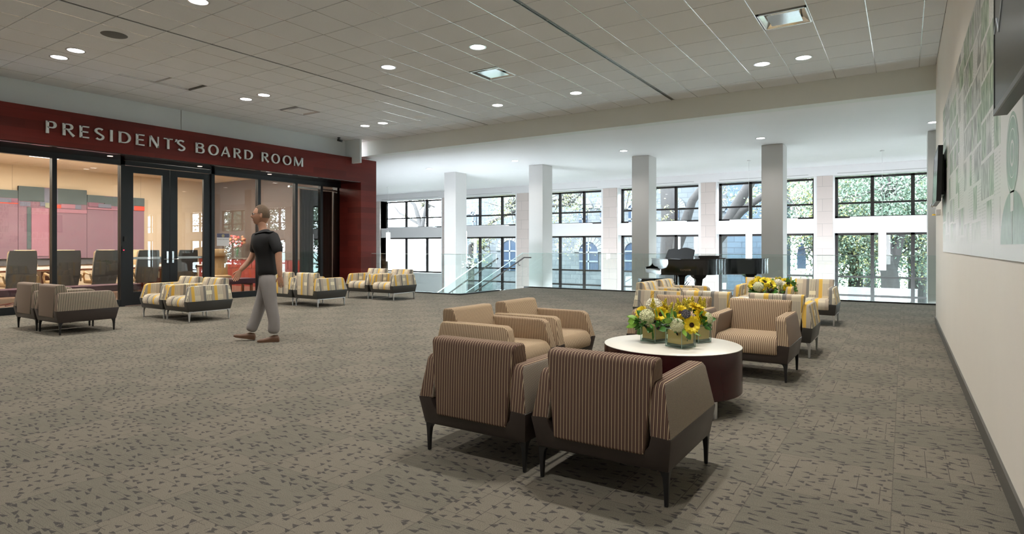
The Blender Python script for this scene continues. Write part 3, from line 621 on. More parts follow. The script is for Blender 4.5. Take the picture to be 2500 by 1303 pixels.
tv(2.15, 3.46, 1.857, 2.62, 0.345, 0.0, 'large black wall television cut off at the top right corner', True)
t = thing('alarm_strobe', 'small white and yellow alarm unit under the far television', 'alarm', (0.447, 10.7, 1.77))
obj('housing', bevel(bx(-0.06, 0, -0.05, 0.05, -0.05, 0.04), 0.008), M_white, t); obj('lens', lathe([(0.001, 0), (0.03, 0), (0.022, 0.02), (0.001, 0.022)], 16, (-0.075, 0.0, -0.05)), mat('amber_lens', (0.8, 0.5, 0.03), 0.3), t)
obj('strobe_head', lathe([(0.001, -0.03), (0.03, -0.02), (0.035, 0.0), (0.03, 0.02), (0.001, 0.03)], 16, (-0.09, 0.05, 0.10)), M_chrome, t, True)

# ---------------- glass guards, stair, handrails ----------------
def guard(label, segs, h=1.07):
    t = thing('glass_guardrail', label, 'railing', (*segs[0][0], 0))
    for (a, b) in segs:
        a, b = Vector((*a, 0)), Vector((*b, 0)); d = (b - a).normalized(); nn = Vector((-d.y, d.x, 0)) * 0.006; e = d * 0.006
        q = [a + e + nn, b - e + nn, b - e - nn, a + e - nn]
        bm = prism([(p.x, p.y) for p in q], 0.02, h - 0.012, 'z'); obj('glass_panel', bm, M_rail, t, world=True)
        bm = prism([(p.x, p.y) for p in q], h - 0.012, h, 'z'); obj('top_edge', bm, M_edge, t, world=True)
    return t
xs = [-9.98, -8.0, -6.02, -3.95, -1.9, 0.15, 2.2, 4.3, 6.4, 8.5, 10.6, 12.7, 14.8]
guard('long clear glass guardrail behind the grand piano', [((a, 15.9), (b, 15.9)) for a, b in zip(xs, xs[1:])])
guard('clear glass guardrail from the red portal to the stair corner', [((-12.98, 12.43), (-11.28, 12.43)), ((-11.28, 12.43), (-9.68, 12.43))])
guard('short clear glass guardrail running back from the stair corner', [((-9.68, 12.44), (-9.78, 14.2))])
bm = B()
n = 22; rise = 4.1 / (n + 1); run = 0.30
for k in range(n):
    x1 = -9.75 - run * k; z1 = -rise * (k + 1)
    box(bm, x1 - run - 0.02, x1, 14.25, 15.85, z1 - 0.05, z1); box(bm, x1 - 0.02, x1, 14.25, 15.85, z1, z1 + rise - 0.05)
t = thing('staircase', 'staircase going down to the left between glass panels', 'stairs', (-9.75, 15, 0)); obj('steps', bm, M_lower, t, world=True)
for y, nm in ((14.22, 'near'), (15.88, 'far')):
    sl = 1.262 / 2.127
    q = [(-9.95, 1.08), (-9.95, -0.0), (-16.5, -0.0 - sl * 6.55), (-16.5, 1.08 - sl * 6.55)]
    obj('glass_panel', prism([(a, b) for a, b in q], y - 0.006, y + 0.006, 'y'), M_rail, t, world=True)
    q2 = [(-9.95, 1.08), (-9.95, 1.055), (-16.5, 1.055 - sl * 6.55), (-16.5, 1.08 - sl * 6.55)]; obj('top_edge', prism(q2, y - 0.008, y + 0.008, 'y'), M_edge, t, world=True)
for y, x_top, s in ((14.31, -9.81, 1), (15.79, -9.84, -1)):
    z0 = 0.925; sl = 0.60; xe = -16.3
    bm = tube([(x_top + (0.25 if y > 15 else 0.0), y, z0), (x_top, y, z0), (xe, y, z0 - sl * (x_top - xe))], 0.021, 10)
    for k in range(5):
        xb = x_top - 0.22 - 1.45 * k; zb = z0 - sl * (x_top - xb); tube([(xb, y, zb - 0.02), (xb, y, zb - 0.09), (xb, y - s * 0.03, zb - 0.11), (xb, y - s * 0.08, zb - 0.11)], 0.009, 8, bm)
        lathe([(0.001, -0.01), (0.03, -0.01), (0.03, 0.01), (0.001, 0.01)], 14, (xb, y - s * 0.07, zb - 0.11), bm)
    obj('handrail', bm, M_hand, t, True, world=True)

# ---------------- pendants ----------------
plab = {-0.485: 'glowing white cylinder pendant hanging before the rightmost window', -3.895: 'glowing white cylinder pendant hanging right behind the piano', -7.3: 'unseen glowing cylinder pendant added behind the third column from the left', -14.63: 'glowing white cylinder pendant hanging above the stair', -18.82: 'glowing white cylinder pendant farthest left by the portal', -11.52: 'glowing white cylinder pendant mostly hidden by the second column'}  # pendant behind the third column is unseen, added at row spacing to even light
for x, l in plab.items():
    if l is None: continue
    t = thing('cylinder_pendant', l, 'pendant lamp', (x, 19.0, 0.63), 0, 'cylinder pendants in the atrium')
    obj('diffuser', lathe([(0.001, 0), (0.085, 0), (0.088, 0.01), (0.088, 1.23), (0.085, 1.24), (0.001, 1.24)], 24), M_pend, t, True)
    obj('suspension_wire', lathe([(0.004, 1.24), (0.004, 3.22)], 6), M_white, t)
    obj('canopy', lathe([(0.001, 3.195), (0.05, 3.195), (0.05, 3.22), (0.001, 3.22)], 16), M_white, t)
t = thing('dome_lamp', 'white glowing dome seen through the glass beside the piano leg', 'lamp', (-5.1, 17.5, -4.1))
obj('shade', lathe([(0.001, 4.52), (0.12, 4.50), (0.19, 4.44), (0.21, 4.37), (0.17, 4.33), (0.001, 4.32)], 24), M_pend, t, True); obj('pole', lathe([(0.02, 0.0), (0.02, 4.33)], 8), M_alu, t)
# ---------------- armchairs ----------------
def leg_bm(sx, sy):
    rings = []
    for z, w, o in ((0.0, 0.0095, 0.350), (0.09, 0.0125, 0.350), (0.140, 0.016, 0.349), (0.165, 0.022, 0.345), (0.180, 0.036, 0.331)):
        cx, cy = sx * o, sy * o; rings.append([(cx - w, cy - w, z), (cx + w, cy - w, z), (cx + w, cy + w, z), (cx - w, cy + w, z)])
    return bevel(loft(rings), 0.003, 1)
def make_armchair(kind, loc, rz, label, group):
    fab = {'stripe': M_str, 'stripe_all': M_str2, 'far': M_str2, 'plain': M_plain, 'yellow': M_yel}[kind]
    side = {'stripe': M_chk, 'far': M_plain, 'plain': M_strG}.get(kind)
    lea = M_leatherB if kind in ('stripe', 'stripe_all', 'far', 'plain') else M_leatherK; legm = M_black if kind != 'yellow' else M_alu
    t = thing('armchair', label, 'armchair', loc, rz, group)
    P2 = [(-.368, .172), (.368, .172), (.392, .345), (.292, .352), (.272, .285), (.240, .258), (-.240, .258), (-.272, .285), (-.292, .352), (-.392, .345)]
    def yy(z, s): return s * (0.375 + 0.035 * (z - .172) / .173)
    rings = [[(x, yy(z, s), z) for x, z in P2] for s in (-1, 1)]
    obj('shell_base', bevel(loft(rings), 0.010, 2), lea, t, True)
    for s in (-1, 1):
        prof = [(-.408, .335), (-.376, .575), (-.355, .603), (.305, .603), (.350, .575), (.408, .335)]
        def xin(z): return 0.285 - 0.03 * (z - .335) / .27
        def xout(z): return 0.390 - 0.045 * (z - .335) / .27
        rings = [[(s * f(z), y, z) for y, z in prof] for f in (xin, xout)]
        obj('armrest', bevel(loft(rings), 0.014, 3), fab, t, True, uv=True, side=side)
    prof = [(-.405, .245), (-.398, .56), (-.388, .690), (-.372, .712), (-.285, .716), (-.262, .700), (-.150, .385), (-.16, .245)]
    def w(z): return 0.252 + 0.052 * max(0, (z - .245)) / .47
    rings = [[(s * w(z), y, z) for y, z in prof] for s in (-1, 1)]
    obj('backrest', bevel(loft(rings), 0.014, 3), fab, t, True, uv=True, side=(side if kind == 'plain' else None))
    prof = [(-.30, .27), (-.30, .405), (.30, .418), (.362, .405), (.398, .365), (.412, .31), (.400, .255), (.37, .245)]
    rings = [[(s * .281, y, z) for y, z in prof] for s in (-1, 1)]
    obj('seat_cushion', bevel(loft(rings), 0.012, 2), fab, t, True, uv=True)
    for s in ((-1, 1) if kind == 'yellow' else ()): obj('leg_rail', bx(s * .352 - .010, s * .352 + .010, -.35, .35, .160, .174), legm, t)
    for sx in (-1, 1):
        for sy in (-1, 1): obj('leg', leg_bm(sx, sy), legm, t, True)
    return t
G1, G2, GA, GB = 'brown striped armchairs around the near table', 'yellow block striped armchairs around the far table', 'taupe armchairs at the left', 'yellow block striped armchairs along the red portal'
h = PI
a = make_armchair('stripe', (-2.135, 3.22, 0), 0, 'brown striped armchair seen from behind, left of the two nearest the camera', G1)
dup(a, (-1.32, 3.22, 0), 0, 'brown striped armchair seen from behind, right of the two nearest the camera')
a = make_armchair('stripe_all', (-3.09, 4.49, 0), -h / 2, 'tan striped armchair facing right, just behind the left nearest armchair', G1)
dup(a, (-3.09, 5.32, 0), -h / 2, 'tan striped armchair facing right, farther one left of the round table')
a = make_armchair('far', (-1.27, 6.43, 0), h, 'brown striped armchair facing the camera right behind the round table', G1)
dup(a, (-2.085, 6.43, 0), h, 'brown striped armchair facing the camera, hidden behind the near flowers')
y1 = make_armchair('yellow', (-1.25, 7.92, 0), 0, 'yellow block striped armchair seen from behind, back to back with the right brown one', G2)
dup(y1, (-2.065, 7.92, 0), 0, 'yellow block striped armchair seen from behind, above the near flowers')
dup(y1, (-3.09, 9.15, 0), -h / 2, 'yellow block striped armchair facing right, nearer one in front of the piano bench')
dup(y1, (-3.09, 9.97, 0), -h / 2, 'yellow block striped armchair facing right, farther one in front of the piano legs')
dup(y1, (-1.28, 11.13, 0), h, 'yellow block striped armchair facing the camera, rightmost at the far table')
dup(y1, (-2.095, 11.13, 0), h, 'yellow block striped armchair facing the camera, behind the far flowers')
a = make_armchair('plain', (-10.45, 4.02, 0), 0, 'taupe armchair with striped sides seen from behind, right of the left-edge pair', GA)
dup(a, (-11.27, 4.02, 0), 0, 'taupe armchair with striped sides seen from behind, leftmost chair in the photo')
dup(y1, (-10.33, 5.81, 0), h, 'yellow block striped armchair facing the camera by the double doors, right of its pair', GB)
dup(y1, (-11.14, 5.81, 0), h, 'yellow block striped armchair facing the camera by the double doors, left of its pair', GB)
dup(y1, (-10.52, 8.59, 0), 0, 'yellow block striped armchair seen from behind, just right of the walking man', GB)
dup(y1, (-11.34, 8.59, 0), 0, 'yellow block striped armchair seen from behind, partly behind the walking man', GB)
dup(y1, (-10.33, 10.60, 0), h, 'yellow block striped armchair facing the camera by the glass guardrail beside the portal', GB)
dup(y1, (-11.17, 10.60, 0), h, 'yellow block striped armchair facing the camera at the red portal corner', GB)

# ---------------- round tables ----------------
def round_table(x, y, label, zt=0.48, r=0.54):
    t = thing('round_table', label, 'coffee table', (x, y, 0), 0, 'round coffee tables')
    obj('drum', lathe([(0.02, .135), (r - .004, .135), (r, .139), (r, zt - .004), (0.02, zt - .004)], 72), M_drum, t, True)
    obj('table_top', lathe([(0.001, zt - .004), (r - .0015, zt - .004), (r - .0015, zt - .001), (r - .003, zt), (0.001, zt)], 72), M_topw, t, True)
    for k in range(4):
        a = math.radians(-33 + 90 * k); obj('leg', lathe([(0.001, 0), (.020, 0), (.020, .135), (0.001, .135)], 16, (math.cos(a) * (r - .05), math.sin(a) * (r - .05), 0)), M_alu, t, True)
    return t
round_table(-1.58, 4.80, 'round white-topped dark red table among the brown striped armchairs')
round_table(-1.75, 9.52, 'round white-topped table among the far yellow striped armchairs')

# ---------------- flowers ----------------
R = random.Random(7)
M_pet = noisy('sunflower_petal', (0.96, 0.64, 0.015), 0.25, 30, 0.6); M_pet2 = mat('sunflower_petal_light', (0.96, 0.76, 0.04), 0.6); M_disk = noisy('sunflower_disk', (0.045, 0.018, 0.008), 0.5, 90, 0.9)
M_hyd = noisy('hydrangea_floret', (0.80, 0.80, 0.52), 0.12, 30, 0.7); M_hydw = noisy('white_hydrangea_floret', (0.90, 0.86, 0.72), 0.1, 30, 0.7)
M_gold = noisy('goldenrod', (0.62, 0.52, 0.05), 0.3, 40, 0.8); M_leaf = noisy('bouquet_leaf', (0.06, 0.20, 0.03), 0.4, 20, 0.45); M_leaf2 = mat('bright_leaf', (0.22, 0.42, 0.06), 0.45)
M_dark = mat('dark_foliage', (0.025, 0.018, 0.02), 0.6); M_twig = mat('curly_twig', (0.05, 0.03, 0.025), 0.7); M_pod = noisy('lotus_pod', (0.03, 0.028, 0.035), 0.5, 60, 0.5)
M_vg = glassmat('vase_glass', (0.90, 0.95, 0.93), 1.5); M_amber = noisy('amber_liner', (0.78, 0.52, 0.18), 0.06, 8, 0.5)
def frame_of(d):
    d = Vector(d).normalized(); a = d.orthogonal().normalized(); b = d.cross(a); return Matrix((a, b, d)).transposed().to_4x4()
def petal(bm, Mx, l, w, lift, curl, ang):
    pts = []
    for i, (u, ww) in enumerate(((0.0, .35), (.35, 1.0), (.7, .85), (1.0, .05))):
        r = l * u; z = lift * u * l - curl * u * u * l
        for s in (-1, 1): pts.append(Vector((r, s * ww * w / 2, z + 0.0)))
    Rz = Matrix.Rotation(ang, 4, 'Z'); vs_ = [bm.verts.new(Mx @ (Rz @ p)) for p in pts]
    for i in range(3): bm.faces.new((vs_[2 * i], vs_[2 * i + 1], vs_[2 * i + 3], vs_[2 * i + 2]))
def sunflower(parent, p, d, r):
    Mx = Matrix.Translation(p) @ frame_of(d); bm = B(); r *= 1.18
    for ring, (n, l, lf) in enumerate(((19, 1.0, 0.10), (17, 0.92, 0.38), (14, 0.78, 0.7), (10, .6, 1.0))):
        for k in range(n):
            a = 2 * PI * (k + ring * 0.4) / n + R.uniform(-.08, .08); M2 = Mx @ Matrix.Rotation(a, 4, 'Z') @ Matrix.Translation((r * .28, 0, 0.002 * ring))
            petal(bm, M2, r * l * .80, r * .34, lf + R.uniform(-.1, .1), R.uniform(.1, .35), 0)
    o = obj('sunflower', bm, M_pet if R.random() < .6 else M_pet2, parent)
    bm = B(); bmesh.ops.create_uvsphere(bm, u_segments=16, v_segments=8, radius=r * .34); bm.transform(Matrix.Scale(.4, 4, (0, 0, 1))); bm.transform(Mx); obj('flower_center', bm, M_disk, o, True)
def hydrangea(parent, p, r, m):
    bm = B(); n = 190; r *= 1.18
    for k in range(n):
        z = 1 - 2 * (k + .5) / n; a = k * 2.39996; s = math.sqrt(1 - z * z); d = Vector((s * math.cos(a), s * math.sin(a), z)); c = Vector(p) + d * r * R.uniform(.86, 1.02)
        F = Matrix.Translation(c) @ frame_of(d) @ Matrix.Rotation(R.uniform(0, 3), 4, 'Z'); q = r * R.uniform(.13, .19)
        for j in range(4):
            Fj = F @ Matrix.Rotation(j * PI / 2, 4, 'Z'); v = [bm.verts.new(Fj @ Vector(w_)) for w_ in ((0, 0, 0), (q, -q * .6, .1 * q), (q * 1.35, 0, .45 * q), (q, q * .6, .1 * q))]; bm.faces.new(v)
    bmesh.ops.create_icosphere(bm, subdivisions=2, radius=r * .82, matrix=Matrix.Translation(p)); obj('hydrangea', bm, m, parent)
def goldenrod(parent, p, d, l):
    bm = B(); d = Vector(d).normalized()
    for k in range(190):
        u = R.random() ** .9; rad = (1 - u) * l * .42 + .004; a = R.uniform(0, 6.28); F = frame_of(d); c = Vector(p) + d * l * u + (F @ Vector((math.cos(a) * rad * R.random(), math.sin(a) * rad * R.random(), 0)))
        bmesh.ops.create_icosphere(bm, subdivisions=1, radius=R.uniform(.003, .0052), matrix=Matrix.Translation(c))
    tube([Vector(p) - d * .03, Vector(p) + d * l], .0015, 5, bm); obj('goldenrod', bm, M_gold, parent)
def leaf(bm, p, d, l, w):
    F = frame_of(d); X_ = Matrix.Translation(p) @ F @ Matrix.Rotation(R.uniform(0, 6.28), 4, 'Z'); prev = None
    for u, ww in ((0, .1), (.25, .85), (.55, 1), (.8, .6), (1, .02)):
        cz = l * u; b = .25 * l * u * u; q = [bm.verts.new(X_ @ Vector((b + abs(s) * .12 * w, s * ww * w / 2, cz))) for s in (-1, 0, 1)]
        if prev: bm.faces.new((prev[0], prev[1], q[1], q[0])); bm.faces.new((prev[1], prev[2], q[2], q[1]))
        prev = q
def leaves(parent, pts, m, l, w, name='leaf_cluster'):
    if name == 'bright_leaf_cluster':
        for p, d in pts: bm = B(); leaf(bm, p, d, l * R.uniform(.75, 1.2), w * R.uniform(.9, 1.35)); obj('bright_leaf', bm, m, parent, True)
        return
    bm = B()
    for p, d in pts: leaf(bm, p, d, l * R.uniform(.75, 1.2), w * R.uniform(.9, 1.35))
    obj(name, bm, m, parent, True)
def twig(parent, p, pts):
    obj('curly_twig', tube([Vector(p) + Vector(q) for q in pts], [.0022 * (1 - .7 * i / len(pts)) for i in range(len(pts))], 6), M_twig, parent, True)
def vase(x, y, z, rz, label, s=.083, hh=.145):
    t = thing('glass_vase', label, 'vase', (x, y, z), rz, 'square glass vases')
    bm = B(); w = .005
    for a in ((-s, s, -s, -s + w), (-s, s, s - w, s), (-s, -s + w, -s + w, s - w), (s - w, s, -s + w, s - w)): box(bm, *a, .004, hh)
    obj('glass_wall', bm, M_vg, t); obj('glass_foot', bevel(bx(-s, s, -s, s, 0, .012), .003, 1), M_vg, t)
    bm = B(); q = .0035
    for sx in (-1, 1):
        for sy in (-1, 1): tube([(sx * (s - q), sy * (s - q), .0), (sx * (s - q), sy * (s - q), hh)], q * .7, 6, bm)
    for z_ in (.006, hh - .002):
        for a, b in (((-s, -s), (s, -s)), ((s, -s), (s, s)), ((s, s), (-s, s)), ((-s, s), (-s, -s))): tube([(a[0] * .97, a[1] * .97, z_), (b[0] * .97, b[1] * .97, z_)], q * .5, 6, bm)
    obj('glass_edge', bm, M_edge, t, True)
    obj('amber_liner', bx(-s + .014, s - .014, -s + .014, s - .014, .030, hh - .012), M_amber, t)
    obj('water_base', bx(-s + .010, s - .010, -s + .010, s - .010, .013, .029), mat('vase_water_base', (0.10, 0.13, 0.09), 0.15), t)
    return t
L_ = Vector((-math.cos(YAW), -math.sin(YAW), 0)); T2 = Vector((math.sin(YAW), -math.cos(YAW), 0)); U = Vector((0, 0, 1))   # toward image left / toward viewer / up
def at(a, b, c): return -L_ * a + T2 * b + U * c     # a right, b toward viewer, c up (metres)
Z0 = .48
v1 = vase(-1.733, 4.827, Z0, -.40, 'square amber glass vase, left of the three on the near table')
v2 = vase(-1.476, 4.698, Z0, -.40, 'square amber glass vase, front one of the three on the near table')
v3 = vase(-1.44, 5.02, Z0, -.40, 'square amber glass vase, rear right of the three on the near table')
def ball_leaves(c, r, n, m, l, w, flat=.6, name='leaf_cluster', par=None):
    pts = []
    for k in range(n):
        d = Vector((R.gauss(0, 1), R.gauss(0, 1), R.gauss(0, 1) * flat)).normalized(); pts.append((Vector(c) + d * r * R.uniform(.5, .9), d + Vector((0, 0, R.uniform(-.3, .2)))))
    leaves(par, pts, m, l, w, name)
# photo-placed blooms: pixel -> point at a chosen depth
def pt(px, py, dep):
    s, c = math.sin(YAW), math.cos(YAW); a = (px - 1250) / FPX; return Vector((dep * (-s + a * c), dep * (c + a * s), EYE + dep * (HOR - py) / FPX))
t = thing('flower_bouquet', 'bouquet of sunflowers and white hydrangea in the left near vase', 'flowers', (-1.733, 4.827, Z0 + .13), 0, 'flower bouquets'); O = Vector(t.location)
D1 = 4.98
hydrangea(t, pt(1597, 748, D1 + .03) - O, .060, M_hydw); hydrangea(t, pt(1580, 773, D1 - .07) - O, .052, M_hyd)
sunflower(t, pt(1567, 762, D1 + .02) - O, L_ * .5 + U * .6 + T2 * .5, .05); sunflower(t, pt(1613, 767, D1 - .06) - O, T2 + U * .25, .055); sunflower(t, pt(1618, 750, D1 + .03) - O, -L_ * .7 + U * .6, .055)
goldenrod(t, pt(1620, 757, D1) - O, U - L_ * .2, .10); goldenrod(t, pt(1632, 762, D1) - O, U - L_ * .4, .09); goldenrod(t, pt(1594, 752, D1 - .08) - O, U, .08)
ball_leaves(pt(1587, 790, D1) - O, .11, 46, M_leaf, .075, .045, .4, par=t); leaves(t, [(pt(1548, 783, D1 - .02) - O, L_ + T2 * .3 - U * .1), (pt(1558, 777, D1) - O, L_ + U * .35), (pt(1605, 775, D1 - .12) - O, U + T2 * .3), (pt(1555, 790, D1) - O, L_ - U * .3), (pt(1615, 785, D1 - .12) - O, -L_ + U * .1)], M_leaf2, .085, .045, 'bright_leaf_cluster')
ball_leaves(pt(1580, 795, D1) - O, .10, 16, M_dark, .05, .03, .3, 'dark_leaf_cluster', t)
twig(t, pt(1611, 757, D1) - O, [at(0, 0, 0), at(.004, 0, .05), at(-.01, 0, .09), at(-.035, 0, .145)]); twig(t, pt(1590, 750, D1) - O, [at(0, 0, 0), at(-.01, 0, .05), at(0, 0, .10), at(.025, 0, .12), at(.03, 0, .13), at(.005, 0, .12)]); twig(t, pt(1577, 755, D1) - O, [at(0, 0, 0), at(-.03, 0, .03), at(-.05, 0, .07), at(-.09, 0, .08)])
t = thing('flower_bouquet', 'bouquet with a sunflower, lotus pod and hydrangea in the front near vase', 'flowers', (-1.476, 4.698, Z0 + .13), 0, 'flower bouquets'); O = Vector(t.location)
D2 = 4.74
sunflower(t, pt(1688, 793, D2 - .12) - O, T2 + U * .1 - L_ * .1, .058); hydrangea(t, pt(1654, 794, D2 - .10) - O, .045, M_hyd); sunflower(t, pt(1660, 763, D2 + .02) - O, L_ * .4 + U * .5 + T2 * .5, .055)
bm = B(); bmesh.ops.create_cone(bm, segments=20, radius1=.010, radius2=.036, depth=.05, cap_ends=True); bm.transform(Matrix.Translation(pt(1674, 768, D2 - .10) - O) @ frame_of(T2 + U * .45 + L_ * .2))
F = Matrix.Translation(pt(1674, 768, D2 - .10) - O) @ frame_of(T2 + U * .45 + L_ * .2)
pod = obj('lotus_pod', bm, M_pod, t, True); bm = B()
for k in range(16):
    rr = .029 * math.sqrt((k + .5) / 16); a = k * 2.4; tt = B(); bmesh.ops.create_uvsphere(tt, u_segments=8, v_segments=5, radius=.0042); add(bm, tt, F @ Matrix.Translation((rr * math.cos(a), rr * math.sin(a), .026)))
obj('pod_seed', bm, mat('pod_seed', (.30, .28, .30), .4), pod, True)
o_leafs = [(pt(1624, 775, D2 - .1) - O, L_ * .3 + U), (pt(1640, 783, D2 - .12) - O, L_ + U * .2), (pt(1640, 775, D2 - .12) - O, U - L_ * .3), (pt(1668, 803, D2 - .13) - O, -U * .7 + T2 * .4), (pt(1686, 808, D2 - .12) - O, -U * .5 - L_ * .6), (pt(1660, 800, D2 - .13) - O, U * .5 - L_)]
leaves(t, o_leafs, M_leaf2, .075, .045, 'bright_leaf_cluster'); ball_leaves(pt(1655, 790, D2) - O, .10, 46, M_leaf, .065, .04, .4, par=t); ball_leaves(pt(1650, 800, D2) - O, .095, 18, M_dark, .05, .03, .3, 'dark_leaf_cluster', t)
goldenrod(t, pt(1650, 765, D2 + .02) - O, U, .08); goldenrod(t, pt(1676, 752, D2 + .06) - O, U + L_ * .2, .08)
t = thing('flower_bouquet', 'bouquet of sunflowers, goldenrod and hydrangea in the rear near vase', 'flowers', (-1.44, 5.02, Z0 + .13), 0, 'flower bouquets'); O = Vector(t.location)
D3 = 5.0
sunflower(t, pt(1700, 752, D3) - O, -L_ * .4 + U + T2 * .3, .065); sunflower(t, pt(1710, 770, D3 - .05) - O, -L_ * .6 + U * .3 + T2 * .6, .062); hydrangea(t, pt(1722, 778, D3) - O, .048, M_hyd); hydrangea(t, pt(1727, 790, D3 + .02) - O, .035, M_hydw); hydrangea(t, pt(1680, 745, D3 + .08) - O, .045, M_hyd)
for a, b in ((1660, 752), (1676, 750), (1690, 748), (1712, 748), (1716, 752), (1668, 755)): goldenrod(t, pt(a, b, D3 + .04) - O, U + L_ * R.uniform(-.3, .3), .085)
ball_leaves(pt(1698, 785, D3) - O, .10, 44, M_leaf, .07, .04, .5, par=t); twig(t, pt(1668, 748, D3) - O, [at(0, 0, 0), at(.004, 0, .07), at(-.002, 0, .12), at(-.03, 0, .16), at(-.07, 0, .165), at(-.09, 0, .18), at(-.08, 0, .20), at(-.06, 0, .215)])
twig(t, pt(1700, 745, D3) - O, [at(0, 0, 0), at(.02, 0, .05), at(.03, 0, .07), at(.05, 0, .10)])
# far table bouquets
for px, py, dep, lb in ((1866, 697, 10.05, 'sunflower bouquet on the far table, left of the pair'), (1912, 699, 10.15, 'sunflower bouquet on the far table, right of the pair')):
    c = pt(px, 722, dep); c.z = Z0
    vase(c.x, c.y, Z0, -.4, lb.replace('sunflower bouquet', 'amber glass vase'))
    t = thing('flower_bouquet', lb, 'flowers', (c.x, c.y, Z0 + .13), 0, 'flower bouquets'); O = Vector(t.location)
    ox = -L_
    def q(a, b, cc): return pt(px + a, py + b, dep - cc) - O
    if px < 1900:
        for a, b, cc, r_ in ((-26, -2, 0, .075), (-12, -10, .05, .075), (2, -9, .1, .08), (16, -2, .1, .08), (-6, 4, .14, .06), (8, 6, .12, .055), (-18, -8, .0, .065)): sunflower(t, q(a, b, cc), T2 + U * R.uniform(.2, .9) + L_ * R.uniform(-.6, .6), r_)
        hydrangea(t, q(-14, 3, .12), .07, M_hyd); hydrangea(t, q(4, 10, .1), .05, M_hydw)
    else:
        sunflower(t, q(11, 4, .12), T2, .075); sunflower(t, q(4, -12, 0), T2 + U, .06)
        for a, b in ((-12, -8), (-6, 6), (0, -2), (-14, 2), (6, 12)): hydrangea(t, q(a, b, .05), .058, M_hyd if a % 4 else M_hydw)
    for k in range(6): goldenrod(t, q(R.uniform(-22, 22), -8, 0), U + L_ * R.uniform(-.5, .5), .11)
    ball_leaves(q(0, 8, 0), .19, 70, M_leaf, .10, .06, .4, par=t); ball_leaves(q(-2, 10, .05), .17, 24, M_dark, .07, .05, .4, 'dark_leaf_cluster', t)
    twig(t, q(-10 if px < 1900 else 14, -12, 0), [at(0, 0, 0), at(-.02, 0, .06), at(-.03, 0, .11), at(-.05, 0, .15)])
# ---------------- grand piano and bench ----------------
def view_pt(u, d, z=0):   # u metres right of the view axis, d metres deep
    s, c = math.sin(YAW), math.cos(YAW); return (-s * d + c * u, c * d + s * u, z)
pp = view_pt(3.19, 12.87)
t = thing('grand_piano', 'black lacquered concert grand piano with closed lid in front of the guardrail', 'piano', pp, YAW)
def smooth_poly(pts, n=6):
    out = []
    m = len(pts)
    for i in range(m - 1):
        p0, p1, p2, p3 = [Vector(pts[max(0, min(m - 1, i + k))]) for k in (-1, 0, 1, 2)]
        for j in range(n):
            s = j / n; out.append(tuple(0.5 * ((2 * p1) + (-p0 + p2) * s + (2 * p0 - 5 * p1 + 4 * p2 - p3) * s * s + (-p0 + 3 * p1 - 3 * p2 + p3) * s ** 3)))
    out.append(pts[-1]); return out
curve = smooth_poly([(.62, 0), (.98, .01), (1.25, .14), (1.5, .36), (1.85, .50), (2.25, .56), (2.55, .72), (2.72, 1.0), (2.66, 1.3), (2.40, 1.48), (1.9, 1.5)])
outl = [(.15, 0)] + curve + [(.15, 1.5)]
obj('case', prism(outl, .655, .975, 'z'), M_piano, t, True)
lid = [(x, y) for x, y in outl if x > .16]; lid = [(.42, -.012)] + [(x * 1.004, y - .008) for x, y in curve] + [(.42, 1.515)]
obj('lid', bevel(prism(lid, .978, 1.000, 'z'), .004, 1), M_piano, t, True)
obj('lid_flap', bevel(bx(.14, .40, -.01, 1.51, .978, .992), .004, 1), M_piano, t)
prof = smooth_poly([(.15, .972), (.152, .90), (.13, .835), (.085, .80), (.02, .79)], 5) + [(.0, .78), (0, .675), (.03, .665), (.155, .66)]
obj('cheek', prism(prof, 0.0, .07, 'y'), M_piano, t, True); obj('cheek', prism(prof, 1.43, 1.5, 'y'), M_piano, t, True)
obj('key_slip', bx(.0, .16, .07, 1.43, .655, .735), M_piano, t); obj('fallboard', bx(.15, .17, .07, 1.43, .735, .96), M_piano, t)
bm = B()
for k in range(52): box(bm, .01, .15, .13 + k * .0238, .152 + k * .0238, .736, .745)
obj('white_keys', bm, mat('ivory_key', (.8, .79, .74), .3), t)
bm = B()
for k in range(51):
    if k % 7 not in (2, 6): box(bm, .06, .15, .13 + k * .0238 + .016, .13 + k * .0238 + .029, .745, .757)
obj('black_keys', bm, M_black, t)
for x, y in ((.86, .20), (.80, 1.30), (2.30, 1.05)):
    rings = [[(x + sx * w, y + sy * w, z) for sx, sy in ((-1, -1), (1, -1), (1, 1), (-1, 1))] for z, w in ((.09, .032), (.12, .045), (.40, .06), (.56, .075), (.60, .12), (.655, .14))]
    g_ = obj('leg', bevel(loft(rings), .006, 1), M_piano, t); bm = B(); tube([(x - .018, y, .045), (x + .018, y, .045)], .045, 16, bm); box(bm, x - .03, x + .03, y - .02, y + .02, .04, .10); obj('caster', bm, M_hand, g_)
bm = B(); box(bm, .50, .54, .68, .72, .12, .655); box(bm, .50, .54, .80, .84, .12, .655); box(bm, .46, .58, .62, .90, .08, .13); tube([(.52, .76, .13), (.90, .76, .62)], .008, 6, bm); tube([(.52, .70, .13), (.95, .62, .65)], .008, 6, bm)
ly = obj('pedal_lyre', bm, M_piano, t); bm = B()
for k in range(3): rbox(bm, (.42, .69 + .07 * k, .09), (.13, .025, .012), .1, 'Y')
obj('pedal', bm, mat('brass', (.7, .5, .2), .25, 1.0), ly)
dp = smooth_poly([(.0, .0), (.02, .19), (.10, .215), (.30, .24), (.42, .215), (.5, .24), (.7, .255), (.95, .215), (1.0, .18), (1.02, .0)], 4)
bm = prism(dp, 0, .018, 'y'); bm.transform(Matrix.Translation((.42, 1.28, 1.0)) @ Matrix.Rotation(-1.22, 4, 'Z') @ Matrix.Rotation(-.34, 4, 'X'))
obj('music_desk', bm, M_piano, t, True)
